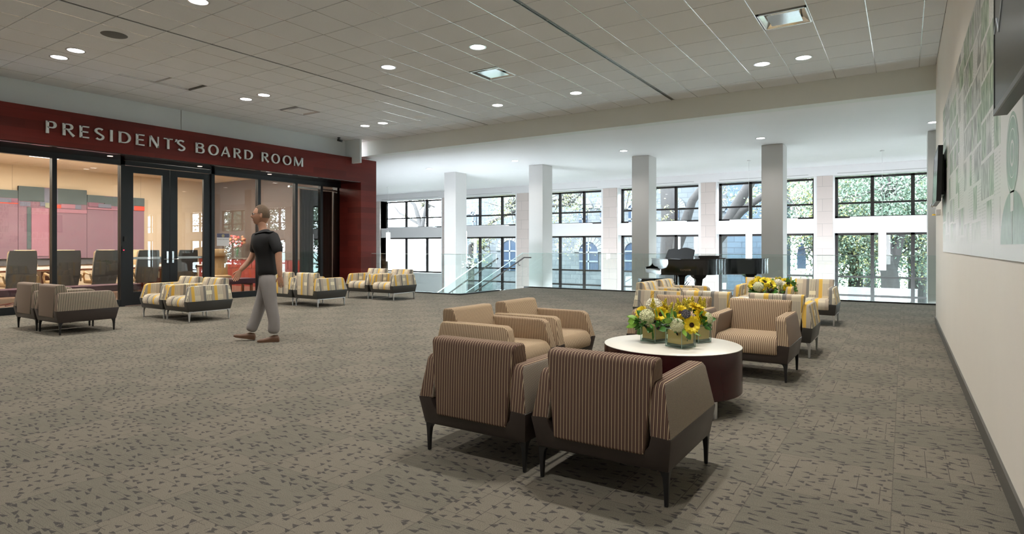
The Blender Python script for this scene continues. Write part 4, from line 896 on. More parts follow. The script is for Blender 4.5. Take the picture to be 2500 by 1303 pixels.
bm = text_mesh('YAMAHA', .058, .001); bm.transform(Matrix.Translation((.52, -.003, .745)) @ Matrix.Rotation(PI / 2, 4, 'X')); obj('name_lettering', bm, mat('brass_letter', (.22, .16, .10), .3, .8), t)
# case stack on lid
b0 = tag(obj('book', bevel(bx(-.23, .23, -.15, .15, 0, .05), .003, 1), M_black), 'thick black case lying on top of the piano lid', 'case'); b0.location = Vector(pp) + Matrix.Rotation(YAW, 3, 'Z') @ Vector((1.15, .55, 1.016)); b0.rotation_euler = (0, 0, YAW + .03); b0.name = 'instrument_case'
b1 = tag(obj('folder', bx(-.27, .30, -.20, .20, 0, .015), M_hand), 'flat dark folder on the piano lid under the black case', 'folder'); b1.location = Vector(pp) + Matrix.Rotation(YAW, 3, 'Z') @ Vector((1.22, .55, 1.001)); b1.rotation_euler = (0, 0, YAW - .05)
# bench
t = thing('piano_bench', 'black padded piano bench left of the grand piano', 'bench', view_pt(3.30, 13.55), YAW)
obj('seat', bevel(bx(-.42, .28, -.19, .19, .44, .55), .02, 3), M_piano, t, True)
obj('apron', bx(-.39, .25, -.16, .16, .39, .44), M_piano, t)
for sx in (-.37, .22):
    for sy in (-.14, .12): obj('leg', bx(sx, sx + .03, sy, sy + .03, 0, .40), M_piano, t)

# ---------------- board room ----------------
M_bwall = noisy('boardroom_cream_wall', (.74, .60, .42), .03, 2, .7); M_bdark = noisy('boardroom_taupe_wall', (.17, .13, .11), .04, 2, .7)
struct('wall_boardroom_back', bx(-20.6, -20.4, .8, 12.04, 0, 3.5), M_bwall)
struct('wall_boardroom_left', bx(-20.6, -14.0, .6, .8, 0, 3.5), M_bwall)
struct('wall_boardroom_right', bx(-20.6, -14.2, 12.04, 12.5, 0, 3.5), M_bdark)
struct('ceiling', bx(-20.6, -14.0, .6, 12.5, 3.5, 3.6), M_bwall)
struct('trim_9', bx(-20.4, -20.36, .8, 10.4, .74, .92), mat('grey_chair_rail', (.12, .12, .13), .6))
for y in (6.3, 9.6): struct('trim_10', bx(-20.4, -20.397, y, y + .008, .92, 3.5), mat('panel_joint', (.45, .36, .26), .7))
def paint(seed, kind):
    m = mat('abstract_painting', (.5, .3, .35), .8); geo = N(m, 'ShaderNodeNewGeometry'); sp = N(m, 'ShaderNodeSeparateXYZ'); L(m, geo.outputs['Position'], sp.inputs[0])
    n = N(m, 'ShaderNodeTexNoise', i_Scale=1.3, i_Detail=8.0); L(m, geo.outputs['Position'], n.inputs['Vector']); n2 = N(m, 'ShaderNodeTexNoise', i_Scale=5.0, i_Detail=8.0); L(m, geo.outputs['Position'], n2.inputs['Vector'])
    c = mix_(m, n.outputs['Fac'], (.24, .115, .16), (.32, .18, .23)); c = mix_(m, math_(m, 'MULTIPLY', n2.outputs['Fac'], .5), c, (.25, .19, .23)); L(m, c, bsdf(m).inputs['Base Color']); return m
M_art = paint(1, 0); M_ag = noisy('art_grey_green', (.10, .135, .14), .25, 3, .8); M_ab = noisy('art_slate_blue', (.19, .20, .27), .2, 3, .8); M_ar = mat('art_red_orange', (.75, .09, .05), .7); M_ap = noisy('art_light_pink', (.42, .20, .26), .12, 3, .8); M_ao = noisy('art_olive', (.36, .36, .26), .2, 3, .8); M_am = noisy('art_dark_mauve', (.30, .14, .20), .2, 3, .8)
art = thing('abstract_painting', 'large pink and grey abstract painting in stepped panels on the cream board room wall', 'painting', (-20.36, 7.5, .93))
def ap(y0, y1, z0, z1, m, d=.0, nm='colour_block'): obj(nm, bx(-20.36, -20.30 + d, y0, y1, z0, z1), m, art, world=True)
ap(3.6, 6.40, .93, 2.80, M_art, 0, 'canvas'); ap(6.41, 8.05, .93, 2.93, M_art, 0, 'canvas'); ap(8.06, 9.66, .93, 2.80, M_art, 0, 'canvas')
QN = [0]
def q(y0, y1, z0, z1, m): QN[0] += 1; ap(y0, y1, z0, z1, m, .003 + .001 * QN[0])
q(3.6, 6.40, 2.58, 2.80, M_ag); q(3.6, 6.40, 2.46, 2.58, M_am); q(6.0, 6.25, 2.46, 2.57, M_ab); q(3.6, 6.40, 2.43, 2.455, M_ar)
q(6.41, 7.0, 2.52, 2.93, M_ag); q(7.0, 7.32, 2.50, 2.90, M_ab); q(7.32, 8.05, 2.50, 2.93, M_ag); q(6.44, 6.68, 2.38, 2.50, M_ab); q(6.9, 7.06, 2.40, 2.52, M_ab); q(7.02, 7.20, 2.36, 2.50, M_ao); q(7.14, 7.40, 2.36, 2.46, M_ar)
q(7.12, 7.155, .93, 2.36, M_ar); q(6.70, 7.10, 1.0, 2.34, M_ap); q(6.60, 6.69, 1.2, 2.36, M_ag); q(7.16, 8.05, 2.24, 2.34, M_ap); q(7.40, 7.75, 2.37, 2.49, M_ap); q(7.75, 7.9, 2.36, 2.49, M_ab)
q(8.06, 8.52, 2.58, 2.80, M_ag); q(8.52, 9.0, 2.5, 2.78, M_ag); q(9.0, 9.66, 2.55, 2.80, M_ag); q(8.1, 8.35, 2.46, 2.58, M_am); q(8.35, 8.7, 2.44, 2.55, M_ab); q(8.7, 8.98, 2.42, 2.5, M_am); q(8.06, 9.1, 2.38, 2.42, M_ap); q(9.1, 9.35, 2.42, 2.54, M_ab); q(9.35, 9.66, 2.40, 2.54, M_ar)
# conference table and chairs
M_cup = mat('table_edge_red_wood', (.20, .035, .02), .25); M_chr = noisy('chair_back_grey_green', (.20, .22, .21), .06, 3, .5); M_tan = noisy('tan_leather', (.52, .36, .19), .08, 6, .4)
t = thing('conference_table', 'long conference table with red wood edge inside the board room', 'table', (-17.2, 6.0, 0))
obj('table_top', bevel(bx(-1.0, 1.0, -4.2, 3.6, .70, .755), .01), mat('pale_table_top', (.60, .55, .50), .2), t); obj('edge', bx(-1.02, 1.02, -4.22, 3.62, .715, .74), M_cup, t)
for y in (-2.6, 0, 2.4): obj('pedestal', bevel(bx(-.35, .35, y - .25, y + .25, 0, .70), .02), M_cup, t)
def conf_chair(loc, rz, label, first=[]):
    if first: return dup(first[0], loc, rz, label)
    t = thing('conference_chair', label, 'office chair', loc, rz, 'high-backed conference chairs')
    rings = []
    for z, y, w, d in ((.40, .20, .24, .05), (.62, .26, .255, .045), (.90, .31, .255, .04), (1.10, .345, .24, .035), (1.18, .36, .225, .02)):
        rings.append([(-w, -y, z), (-w * .5, -y - .02, z), (w * .5, -y - .02, z), (w, -y, z), (w, -y + d, z), (w * .5, -y + d - .015, z), (-w * .5, -y + d - .015, z), (-w, -y + d, z)])
    obj('back_shell', loft(rings), M_chr, t, True)
    bm = bevel(bx(-.235, .235, -.09, -.02, .48, 1.15), .02, 2); bm.transform(Matrix.Rotation(.20, 4, 'X')); bm.transform(Matrix.Translation((0, .01, .03))); obj('back_cushion', bm, M_tan, t, True)
    obj('headrest', bevel(bx(-.22, .22, -.30, -.235, 1.0, 1.17), .02, 2), M_tan, t, True)
    obj('seat', bevel(bx(-.25, .25, -.22, .26, .42, .52), .035, 3), M_tan, t, True)
    for s in (-1, 1):
        obj('arm', tube([(s * .27, -.25, .50), (s * .29, -.20, .64), (s * .29, .05, .68), (s * .28, .15, .60), (s * .27, .12, .48)], [.016, .022, .026, .022, .016], 8), M_tan, t, True)
    bm = B(); tube([(0, 0, .08), (0, 0, .42)], .03, 12, bm)
    for k in range(5):
        a = k * 2 * PI / 5; tube([(0, 0, .09), (.30 * math.cos(a), .30 * math.sin(a), .05)], [.02, .012], 6, bm)
    obj('swivel_base', bm, M_cup, t, True); first.append(t); return t
cy = [2.75, 3.85, 4.88, 5.68, 6.44, 7.35, 8.3]
nmz = ['off the left edge', 'at the far left edge beside', 'leftmost whole one, left of the first black mullion', 'behind the first black mullion', 'right of the first black mullion', 'behind the left glass door', 'behind the right glass door']
for y, s in zip(cy, nmz): conf_chair((-15.55, y, 0), PI / 2, 'grey high-backed conference chair seen from behind, ' + s)
for k, y in enumerate([4.2, 5.25, 6.2, 7.1, 8.1, 8.9]): conf_chair((-18.9, y, 0), -PI / 2, 'tan conference chair across the table, number %s from the left' % ('one', 'two', 'three', 'four', 'five', 'six')[k])
# purple benches along the glass
M_pur = noisy('plum_upholstery', (.16, .07, .10), .1, 10, .8); M_ow = mat('orange_wood', (.42, .12, .03), .4)
for (y0, y1, lb) in ((2.6, 4.75, 'plum upholstered bench with orange wood legs at the left edge inside the glass'), (5.0, 6.75, 'plum upholstered bench inside the glass left of the doors'), (8.3, 9.6, 'plum upholstered bench inside the glass behind the walking man')):
    t = thing('bench', lb, 'bench', (-14.55, (y0 + y1) / 2, 0), 0, 'plum benches inside the glass'); w = (y1 - y0) / 2
    obj('seat', bevel(bx(-.25, .25, -w, w, .30, .44), .02), M_pur, t)
    for yy_ in (-w + .08, w - .14):
        bm = B(); box(bm, -.22, -.17, yy_, yy_ + .06, 0, .30); box(bm, .17, .22, yy_, yy_ + .06, 0, .30); box(bm, -.22, .22, yy_, yy_ + .06, .26, .30); obj('leg', bm, M_ow, t)
# credenza, lounge chair, vase
t = thing('credenza', 'red wood credenza with silver pulls behind the right glass pane', 'cabinet', (-19.2, 11.7, 0))
obj('body', bx(-1.1, 4.4, -.25, .3, 0, .86), mat('credenza_red_wood', (.28, .03, .025), .3), t); obj('counter', bx(-1.15, 4.45, -.28, .3, .86, .90), M_bdark, t)
for k in range(9):
    x = -1.05 + k * .6; d = obj('drawer', bx(x, x + .57, -.27, -.25, .58, .83), mat('credenza_front', (.30, .035, .03), .3), t); obj('pull', bx(x + .2, x + .37, -.285, -.27, .70, .712), M_chrome, d)
t = thing('lounge_chair', 'tan leather high-backed lounge chair with headrest right of the glass doors', 'chair', (-15.9, 9.55, 0), -1.95)
bm = bevel(bx(-.24, .24, -.06, .04, .0, .78), .025, 2); bm.transform(Matrix.Translation((0, -.20, .42)) @ Matrix.Rotation(.22, 4, 'X')); obj('backrest', bm, M_tan, t, True)
bm = bevel(bx(-.24, .24, .02, .11, .56, .78), .035, 2); bm.transform(Matrix.Translation((0, -.20, .42)) @ Matrix.Rotation(.22, 4, 'X')); obj('headrest', bm, M_tan, t, True)
obj('seat', bevel(bx(-.25, .25, -.2, .32, .36, .47), .03, 2), M_tan, t, True); bm = B(); box(bm, -.25, -.22, -.3, .3, .0, .40); box(bm, .22, .25, -.3, .3, 0, .40); obj('frame', bm, M_black, t)
t = thing('flower_vase', 'tall vase of pink and orange flowers on the credenza behind the glass', 'vase', (-18.35, 11.62, .90))
obj('vase_body', lathe([(.001, 0), (.05, 0), (.065, .12), (.04, .22), (.055, .27)], 20), M_vg, t, True)
bm = B()
for k in range(14): tube([(0, 0, .05), (R.uniform(-.12, .12), R.uniform(-.12, .12), .50)], .003, 5, bm)
obj('stems', bm, M_leaf, t)
MF = [mat('coral_bloom', (.75, .16, .12), .7), mat('peach_bloom', (.85, .42, .22), .7), mat('pink_bloom', (.80, .35, .38), .7)]
for k in range(24):
    bm = B(); c = (R.uniform(-.20, .20), R.uniform(-.20, .20), R.uniform(.36, .72)); bmesh.ops.create_icosphere(bm, subdivisions=2, radius=R.uniform(.035, .055), matrix=Matrix.Translation(c))
    for v in bm.verts: v.co += Vector((R.uniform(-.01, .01), R.uniform(-.01, .01), R.uniform(-.01, .01)))
    obj('bloom', bm, MF[k % 3], t)
# curtain
t = thing('curtain', 'dark pleated curtain behind the last glass pane by the portal jamb', 'curtain', (-14.15, 11.5, 0))
pts = []; nn = 60
front = [(-.04 + .035 * math.sin(k * 1.1), -.62 + 1.12 * k / nn) for k in range(nn + 1)]
back = [(x - .012, y) for x, y in front][::-1]
obj('cloth', prism(front + back, .02, 2.88, 'z'), noisy('charcoal_curtain', (.035, .030, .026), .1, 8, .9), t, True)
obj('track', bx(-.06, .02, -1.0, .52, 2.90, 2.94), M_alu, t)
# notice taped to the glass
t = thing('notice_sheet', 'white notice with navy header and gold seal on the glass by the doors', 'notice', (-13.885, 8.62, 1.6))
Yn0, Yn1 = ypx(529.5, -13.88), ypx(559.5, -13.88)
def zpx(px, py, X): a = (px - 1250) / FPX; s, c = math.sin(YAW), math.cos(YAW); return EYE + (HOR - py) / FPX * X / (-s + a * c)
zt_, zb_ = zpx(545, 570, -13.88), zpx(545, 600, -13.88)
obj('paper', bx(-13.884, -13.881, Yn0, Yn1, zb_, zt_), mat('notice_paper', (.75, .75, .76), .5), t, world=True)
hh_ = (zt_ - zb_) * .32
obj('header_band', bx(-13.881, -13.8795, Yn0, Yn1, zt_ - hh_, zt_), mat('navy_header', (.10, .10, .17), .5), t, world=True)
ymid = (Yn0 + Yn1) / 2; bm = B(); disc(bm, ymid, zt_ - hh_ * .55, .026, .036, -13.8785); disc(bm, ymid, zt_ - hh_ * .55, .0005, .016, -13.8785); obj('seal', bm, mat('gold_seal', (.65, .55, .22), .4), t, world=True)
bm = text_mesh("President's Board Room", .030); bm.transform(Matrix(((0, 0, 1, -13.8785), (1, 0, 0, ymid), (0, 1, 0, zt_ - hh_ - .055), (0, 0, 0, 1)))); obj('lettering', bm, mat('notice_ink', (.12, .12, .16), .6), t, world=True)
# board room lights
for k, (x, y) in enumerate(((-17.2, 3.0), (-17.2, 6.2), (-17.2, 9.4))):
    ld = bpy.data.lights.new('panel_lamp', 'AREA'); ld.shape = 'RECTANGLE'; ld.size = 3.2; ld.size_y = 1.6; ld.energy = 220; ld.color = (1, .94, .84)
    f = thing('ceiling_panel_light', 'board room ceiling light panel above the conference table, ' + ('left', 'middle', 'right')[k], 'ceiling light', (x, y, 3.48), 0, 'board room ceiling lights')
    obj('frame', bx(-.8, .8, -.3, .3, -.0, .018), M_lit, f); o = bpy.data.objects.new('panel_lamp', ld); C.objects.link(o); o.parent = f; o.location = (0, 0, -.02)
# ---------------- walking man ----------------
D0 = 8.10; U0 = (655 - 1250) / FPX * D0
t = thing('person', 'man in black short-sleeved shirt and grey trousers striding left across the carpet', 'person', view_pt(U0, D0), YAW)
# local x = image right, local y = away from the viewer, z up.   px -> local x
def lx(px, d=0.0): return (px - 1250) / FPX * (D0 + d) - U0
def lz(py, d=0.0): return EYE + (HOR - py) / FPX * (D0 + d)
KR = 1.12
def skin(name, verts, edges, m, parent, lvl=2, root=0):
    me = bpy.data.meshes.new(name); me.from_pydata([v[0] for v in verts], edges, []); o = bpy.data.objects.new(name, me); C.objects.link(o)
    o.modifiers.new('skin', 'SKIN')
    if not me.skin_vertices:
        bpy.context.view_layer.objects.active = o; o.modifiers.clear(); bpy.ops.object.modifier_add(type='SKIN')
    sk = me.skin_vertices[0].data
    for i, v in enumerate(verts):
        r = v[1]; sk[i].radius = tuple(q * KR for q in r) if isinstance(r, tuple) else (r * KR, r * KR); sk[i].use_root = (i == root)
    o.modifiers[0].use_smooth_shade = True
    s = o.modifiers.new('sub', 'SUBSURF'); s.levels = lvl; s.render_levels = lvl
    dg = bpy.context.evaluated_depsgraph_get(); nm = bpy.data.meshes.new_from_object(o.evaluated_get(dg)); bpy.data.objects.remove(o); bpy.data.meshes.remove(me)
    for x in list(nm.materials): pass
    nm.materials.clear(); nm.materials.append(m); nm.name = name
    r = bpy.data.objects.new(name, nm); C.objects.link(r); r.parent = parent; return r
M_skin = noisy('skin_tone', (.54, .29, .19), .06, 20, .5); M_shirt = noisy('black_shirt_cloth', (.008, .008, .009), .2, 12, .8); M_tr = noisy('grey_trouser_cloth', (.27, .25, .245), .08, 8, .85, .05)
M_shoe = noisy('brown_shoe_leather', (.13, .065, .035), .2, 20, .5); M_hair = noisy('greying_brown_hair', (.13, .085, .05), .3, 60, .7)
near, far_ = -.13, .13
ch = Vector((lx(647), 0.0, lz(600))); 
V = [((lx(652), 0, .96), (.07, .06)), ((lx(651), 0, 1.08), (.07, .06)), ((lx(649), 0, 1.25), (.09, .07)), ((lx(648), 0, 1.37), (.08, .06)), ((lx(643), 0, 1.475), (.047, .050)), ((lx(636), 0, 1.64), (.045, .050)),
     ((lx(674), -.10, 1.36), (.045, .045)), ((lx(691), -.17, 1.25), .046), ((lx(694), -.19, 1.07), .040), ((lx(697), -.20, .92), .031), ((lx(698), -.20, .86), .026),
     ((lx(624), .09, 1.36), (.045, .045)), ((lx(613), .15, 1.24), .046), ((lx(603), .12, 1.09), .040), ((lx(588), .04, .97), .031), ((lx(583), .02, .93), .026),
     ((lx(657), -.08, .88), (.05, .05)), ((lx(667), -.09, .52), .045), ((lx(672), -.09, .12), .040), ((lx(648), .06, .88), (.05, .05)), ((lx(630), .07, .52), .045), ((lx(606), .03, .13), .040)]
E_ = [(0, 1), (1, 2), (2, 3), (3, 4), (4, 5), (3, 6), (6, 7), (7, 8), (8, 9), (9, 10), (3, 11), (11, 12), (12, 13), (13, 14), (14, 15), (0, 16), (16, 17), (17, 18), (0, 19), (19, 20), (20, 21)]
body = skin('body', V, E_, M_skin, t)
# head: sculpted rings (facing local direction f)
hf = Vector((-math.cos(math.radians(18)), -math.sin(math.radians(18)), 0)); hs = Vector((-hf.y, hf.x, 0))   # forward, side
hc = Vector((0, 0, 0))
bm = B(); bmesh.ops.create_uvsphere(bm, u_segments=32, v_segments=24, radius=1)
for v in bm.verts:
    f, s, z = v.co.x, v.co.y, v.co.z
    w = .073 * (1 - .18 * max(0, -z) ** 1.5); dpt = .093 if f < 0 else .088; hz = .120
    F_ = f * dpt; S_ = s * w; Zz = z * hz
    if z < -.1: F_ += .018 * min(1, -z) * (1 if f > -.2 else -.1); S_ *= 1 - .22 * (-z)
    if f > .5:
        k = math.exp(-(s / .20) ** 2)
        F_ += k * (.024 * math.exp(-((z + .14) / .12) ** 2) + .010 * math.exp(-((z - .02) / .18) ** 2)) + k * .010 * math.exp(-((z + .80) / .13) ** 2)
        F_ += .006 * math.exp(-((z + .50) / .07) ** 2) * math.exp(-(s / .35) ** 2) - .008 * math.exp(-((z - .12) / .08) ** 2) * (math.exp(-((abs(s) - .38) / .16) ** 2)) + .005 * math.exp(-((z - .30) / .09) ** 2)
    v.co = hc + hf * F_ + hs * S_ + Vector((0, 0, Zz))
hd = obj('head', bm, M_skin, t, True); hd.location = (lx(637), 0, 1.688); hd.scale = (1.12, 1.12, 1.12); HM = Matrix.Translation(hd.location) @ Matrix.Scale(1.12, 4)
bm = B()
for s in (-1, 1): lathe([(.001, -.004), (.011, -.002), (.012, .002), (.001, .004)], 12, (0, 0, 0), bm)
bm.free()
def onhead(f, s, z): return hc + hf * f + hs * s + Vector((0, 0, z))
for s in (-1, 1):
    bm = B(); bmesh.ops.create_uvsphere(bm, u_segments=12, v_segments=8, radius=.012, matrix=Matrix.Translation(onhead(.073, s * .030, .012))); e = obj('eye', bm, mat('eye_white', (.7, .68, .65), .3), hd, True)
    bm = B(); bmesh.ops.create_uvsphere(bm, u_segments=14, v_segments=8, radius=1); bm.transform(Matrix.Translation(onhead(-.006, s * .075, -.008)) @ Matrix.Rotation(math.atan2(hf.y, hf.x), 4, 'Z') @ Matrix.Diagonal((.016, .008, .030, 1))); obj('ear', bm, M_skin, hd, True)
bm = tube([onhead(.086, -.022, -.058), onhead(.094, 0, -.057), onhead(.086, .022, -.058)], [.003, .005, .003], 8); obj('mouth', bm, mat('lip', (.34, .12, .09), .5), hd, True)
bm = B(); bmesh.ops.create_uvsphere(bm, u_segments=32, v_segments=20, radius=1)
for v in bm.verts:
    f, s, z = v.co.x, v.co.y, v.co.z; v.co = hc + hf * (f * .096 - .006) + hs * s * .079 + Vector((0, 0, z * .124 + .006)); v.tag = (f > .45 and z < .62) or (f > -.05 and z < .12) or z < -.42
bmesh.ops.delete(bm, geom=[v for v in bm.verts if v.tag], context='VERTS'); bmesh.ops.solidify(bm, geom=bm.faces[:], thickness=.006); bm.transform(HM); obj('hair', bm, M_hair, t, True)
bm = B()
for s in (-1, 1):
    c = onhead(.094, s * .032, .012); ring = [c + hs * (.024 * math.cos(a)) + Vector((0, 0, .015 * math.sin(a))) - hf * .006 * abs(math.cos(a)) for a in [2 * PI * k / 14 for k in range(15)]]; tube(ring, .0022, 6, bm); tube([c + hs * s * .024, onhead(.05, s * .078, .016), onhead(-.01, s * .080, .012)], .0022, 6, bm)
tube([onhead(.097, -.009, .014), onhead(.099, 0, .016), onhead(.097, .009, .014)], .0022, 6, bm); bm.transform(HM); obj('glasses', bm, M_black, t)
# hands
def hand(w, down, fwd, side, curl, thumb_sgn):
    down, fwd, side = [Vector(q).normalized() for q in (down, fwd, side)]
    w = Vector(w); pr = B()
    ring = []
    for k, (u, a, b) in enumerate(((0, .026, .018), (.035, .036, .016), (.075, .042, .014), (.092, .040, .011))):
        c = w + down * u; ring.append([c + fwd * a * math.cos(x) + side * b * math.sin(x) for x in [2 * PI * j / 14 for j in range(14)]])
    loft(ring, pr)
    for i, (off, ln) in enumerate(((.030, .072), (.010, .082), (-.011, .076), (-.031, .058))):
        p0 = w + down * .085 + fwd * off; d1 = (down + side * curl * .35).normalized(); p1 = p0 + d1 * ln * .42; d2 = (down + side * curl * .9).normalized(); p2 = p1 + d2 * ln * .32; p3 = p2 + (down + side * curl * 1.5).normalized() * ln * .26
        tube([p0 - d1 * .02, p0, p1, p2, p3], [.009, .0092, .0085, .0078, .0055], 8, pr)
    p0 = w + down * .03 + fwd * .030; p1 = p0 + (down + fwd * .9).normalized() * .035; p2 = p1 + (down + fwd * .25 + side * curl * .4).normalized() * .030; tube([w + down * .015 + fwd * .012, p0, p1, p2], [.012, .0115, .010, .007], 8, pr)
    bmesh.ops.recalc_face_normals(pr, faces=pr.faces); return pr
bm = hand((lx(698), -.20, .885), (.05, 0, -1), (-1, .1, 0), (0, 1, 0), .5, 1)
obj('hand', bm, M_skin, body, True); h2 = hand((lx(584), .025, .945), (-.35, -.15, -.9), (-.9, -.1, .35), (0, -1, 0), .5, -1); obj('hand', h2, M_skin, body, True)
# shirt
SV = [((lx(654), 0, .855), (.150, .125)), ((lx(653), 0, .95), (.156, .126)), ((lx(652), 0, 1.08), (.150, .120)), ((lx(650), 0, 1.20), (.165, .126)), ((lx(648), 0, 1.31), (.180, .125)), ((lx(647), 0, 1.395), (.175, .105)), ((lx(645), 0, 1.455), (.11, .080)), ((lx(642), 0, 1.50), (.060, .060)),
      ((lx(673), -.10, 1.39), (.085, .085)), ((lx(688), -.16, 1.27), .068), ((lx(692), -.18, 1.15), .062),
      ((lx(622), .09, 1.39), (.085, .085)), ((lx(613), .145, 1.27), .068), ((lx(608), .145, 1.16), .062)]
skin('shirt', SV, [(0, 1), (1, 2), (2, 3), (3, 4), (4, 5), (5, 6), (6, 7), (4, 8), (8, 9), (9, 10), (4, 11), (11, 12), (12, 13)], M_shirt, t)
TV = [((lx(653), 0, .955), (.10, .085)), ((lx(654), 0, .85), (.135, .112)), ((lx(660), -.075, .76), (.098, .098)), ((lx(668), -.09, .50), (.078, .080)), ((lx(676), -.09, .28), (.070, .072)), ((lx(674), -.09, .10), (.074, .070)),
      ((lx(646), .075, .76), (.098, .098)), ((lx(632), .07, .50), (.078, .080)), ((lx(620), .05, .28), (.068, .070)), ((lx(608), .03, .11), (.070, .066))]
skin('trousers', TV, [(0, 1), (1, 2), (2, 3), (3, 4), (4, 5), (1, 6), (6, 7), (7, 8), (8, 9)], M_tr, t)
def shoe(x, y, dirx, pitch, z0):
    rings = []
    for u, w, zt, zb in ((-.075, .030, .050, 0), (-.06, .036, .085, 0), (0, .038, .090, 0), (.06, .042, .065, 0), (.12, .047, .048, 0), (.17, .042, .040, 0), (.20, .020, .028, .006)):
        rings.append([(-u, w * math.cos(a), zb + (zt - zb) * (.5 + .5 * math.sin(a)) if math.sin(a) > -.3 else zb) for a in [2 * PI * k / 16 for k in range(16)]])
    bm = loft(rings); bm.transform(Matrix.Translation((x, y, z0)) @ Matrix.Rotation(dirx, 4, 'Z') @ Matrix.Rotation(pitch, 4, 'Y')); return bm
obj('shoe', shoe(lx(674), -.09, .25, 0.0, 0.0), M_shoe, t, True); obj('shoe', shoe(lx(606), .03, .25, .18, .02), M_shoe, t, True)
obj('belt', lathe([(.145, .93), (.150, .935), (.150, .965), (.145, .97)], 24, (lx(653), 0, 0)), M_black, t, True) if False else None
# ---------------- outside ----------------
GZ = -3.3
M_grass = noisy('lawn_grass', (.055, .08, .035), .3, 1.5, .95); M_path = noisy('pale_concrete_path', (.09, .09, .088), .08, 2, .9)
o = obj('lawn', bx(-70, 60, 22.3, 110, GZ - .3, GZ), M_grass); o['kind'] = 'structure'
o = obj('path', bx(-30, 60, 27.0, 30.5, GZ, GZ + .03), M_path); o['kind'] = 'structure'
YB = 36.0; M_bwin = mat('old_window_blue_glass', (.02, .035, .06), .2, 0, .5); M_trimw = mat('old_window_frame', (.10, .12, .15), .6)
t = thing('stone_building', 'rough pale limestone building with round-arched windows across the lawn', 'building', (-24, YB, GZ))
BX0 = -29.2
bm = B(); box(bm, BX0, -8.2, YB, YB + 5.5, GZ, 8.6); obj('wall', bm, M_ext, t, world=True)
bm = B(); box(bm, BX0 - .3, -7.9, YB - .35, YB + 5.8, 8.0, 8.9); obj('cornice', bm, M_ext2, t, world=True)
obj('roof', prism([(YB - .5, 8.9), (YB + 6, 8.9), (YB + 2.7, 11.5)], BX0 - .4, -7.8, 'x'), noisy('slate_roof', (.16, .15, .16), .2, 2, .8), t, world=True)
def bX(px, y=YB): a = (px - 1250) / FPX; s, c = math.sin(YAW), math.cos(YAW); return y / (c + a * s) * (-s + a * c)
def bZ(px, py, y=YB): a = (px - 1250) / FPX; s, c = math.sin(YAW), math.cos(YAW); return EYE + (HOR - py) / FPX * y / (c + a * s)
def arch(px, wpx, ytop, ybot, surround=True):
    x = bX(px); w = abs(bX(px + wpx / 2) - bX(px - wpx / 2)) / 2; z1 = bZ(px, ytop); z0 = bZ(px, ybot); zc = z1 - w
    A = [(x + w * math.cos(a), zc + w * math.sin(a)) for a in [PI * k / 14 for k in range(15)]] + [(x - w, z0), (x + w, z0)]
    f = obj('window', prism(A, YB - .06, YB + .1, 'y'), M_bwin, t, world=True)
    bm = B(); box(bm, x - .05, x + .05, YB - .10, YB, z0, z1); box(bm, x - w, x + w, YB - .10, YB, (z0 + zc) / 2 - .05, (z0 + zc) / 2 + .05); box(bm, x - w, x + w, YB - .10, YB, zc - .05, zc + .05)
    bm.transform(Matrix.Translation(-Vector(t.location))); g_ = obj('glazing_bar', bm, M_trimw, f)
    if surround:
        bm = B(); wo = w + .42
        for k in range(12):
            a, b = PI * k / 12 + .012, PI * (k + 1) / 12 - .012; q_ = [(x + r * math.cos(e), zc + r * math.sin(e)) for r, e in ((w, a), (wo, a), (wo, b), (w, b))]; prism(q_, YB - .12, YB + .05, 'y', bm)
        obj('arch_surround', bm, M_ext2, t, world=True)
for a in ((1157, 12, 516, 558), (1424, 19, 498, 560), (1476, 19, 498, 560), (1648, 20, 498, 560), (1780, 19, 506, 560), (1544, 18, 500, 560)): arch(*a)
for a in ((1246, 44, 586, 660), (1438, 46, 590, 660), (1546, 40, 592, 660)): arch(*a)
for px0, px1, y0, y1 in ((1805, 1846, 600, 632), (1157, 1168, 600, 640)):
    obj('window', bx(bX(px0), bX(px1), YB - .06, YB + .05, bZ(px0, y1), bZ(px0, y0)), M_bwin, t, world=True)
t2 = thing('stone_tower', 'shaded limestone wing with a pointed window at the right end of the stone building', 'building', (-6.5, 33, GZ))
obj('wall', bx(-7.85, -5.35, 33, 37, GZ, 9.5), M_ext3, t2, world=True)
x = bX(1957, 33); A = [(x - .2, bZ(1957, 656, 33)), (x + .2, bZ(1957, 656, 33)), (x + .2, .9), (x + .12, 1.25), (x, 1.5), (x - .12, 1.25), (x - .2, .9)]
obj('pointed_window', prism(A, 32.93, 33.05, 'y'), M_bwin, t2, world=True)
t = thing('outbuilding', 'plain white modern wall outside the leftmost lower window', 'building', (-38, 30, GZ)); obj('wall', bx(-52, -24.5, 29.5, 30.5, GZ, 1.9), M_white, t, world=True)
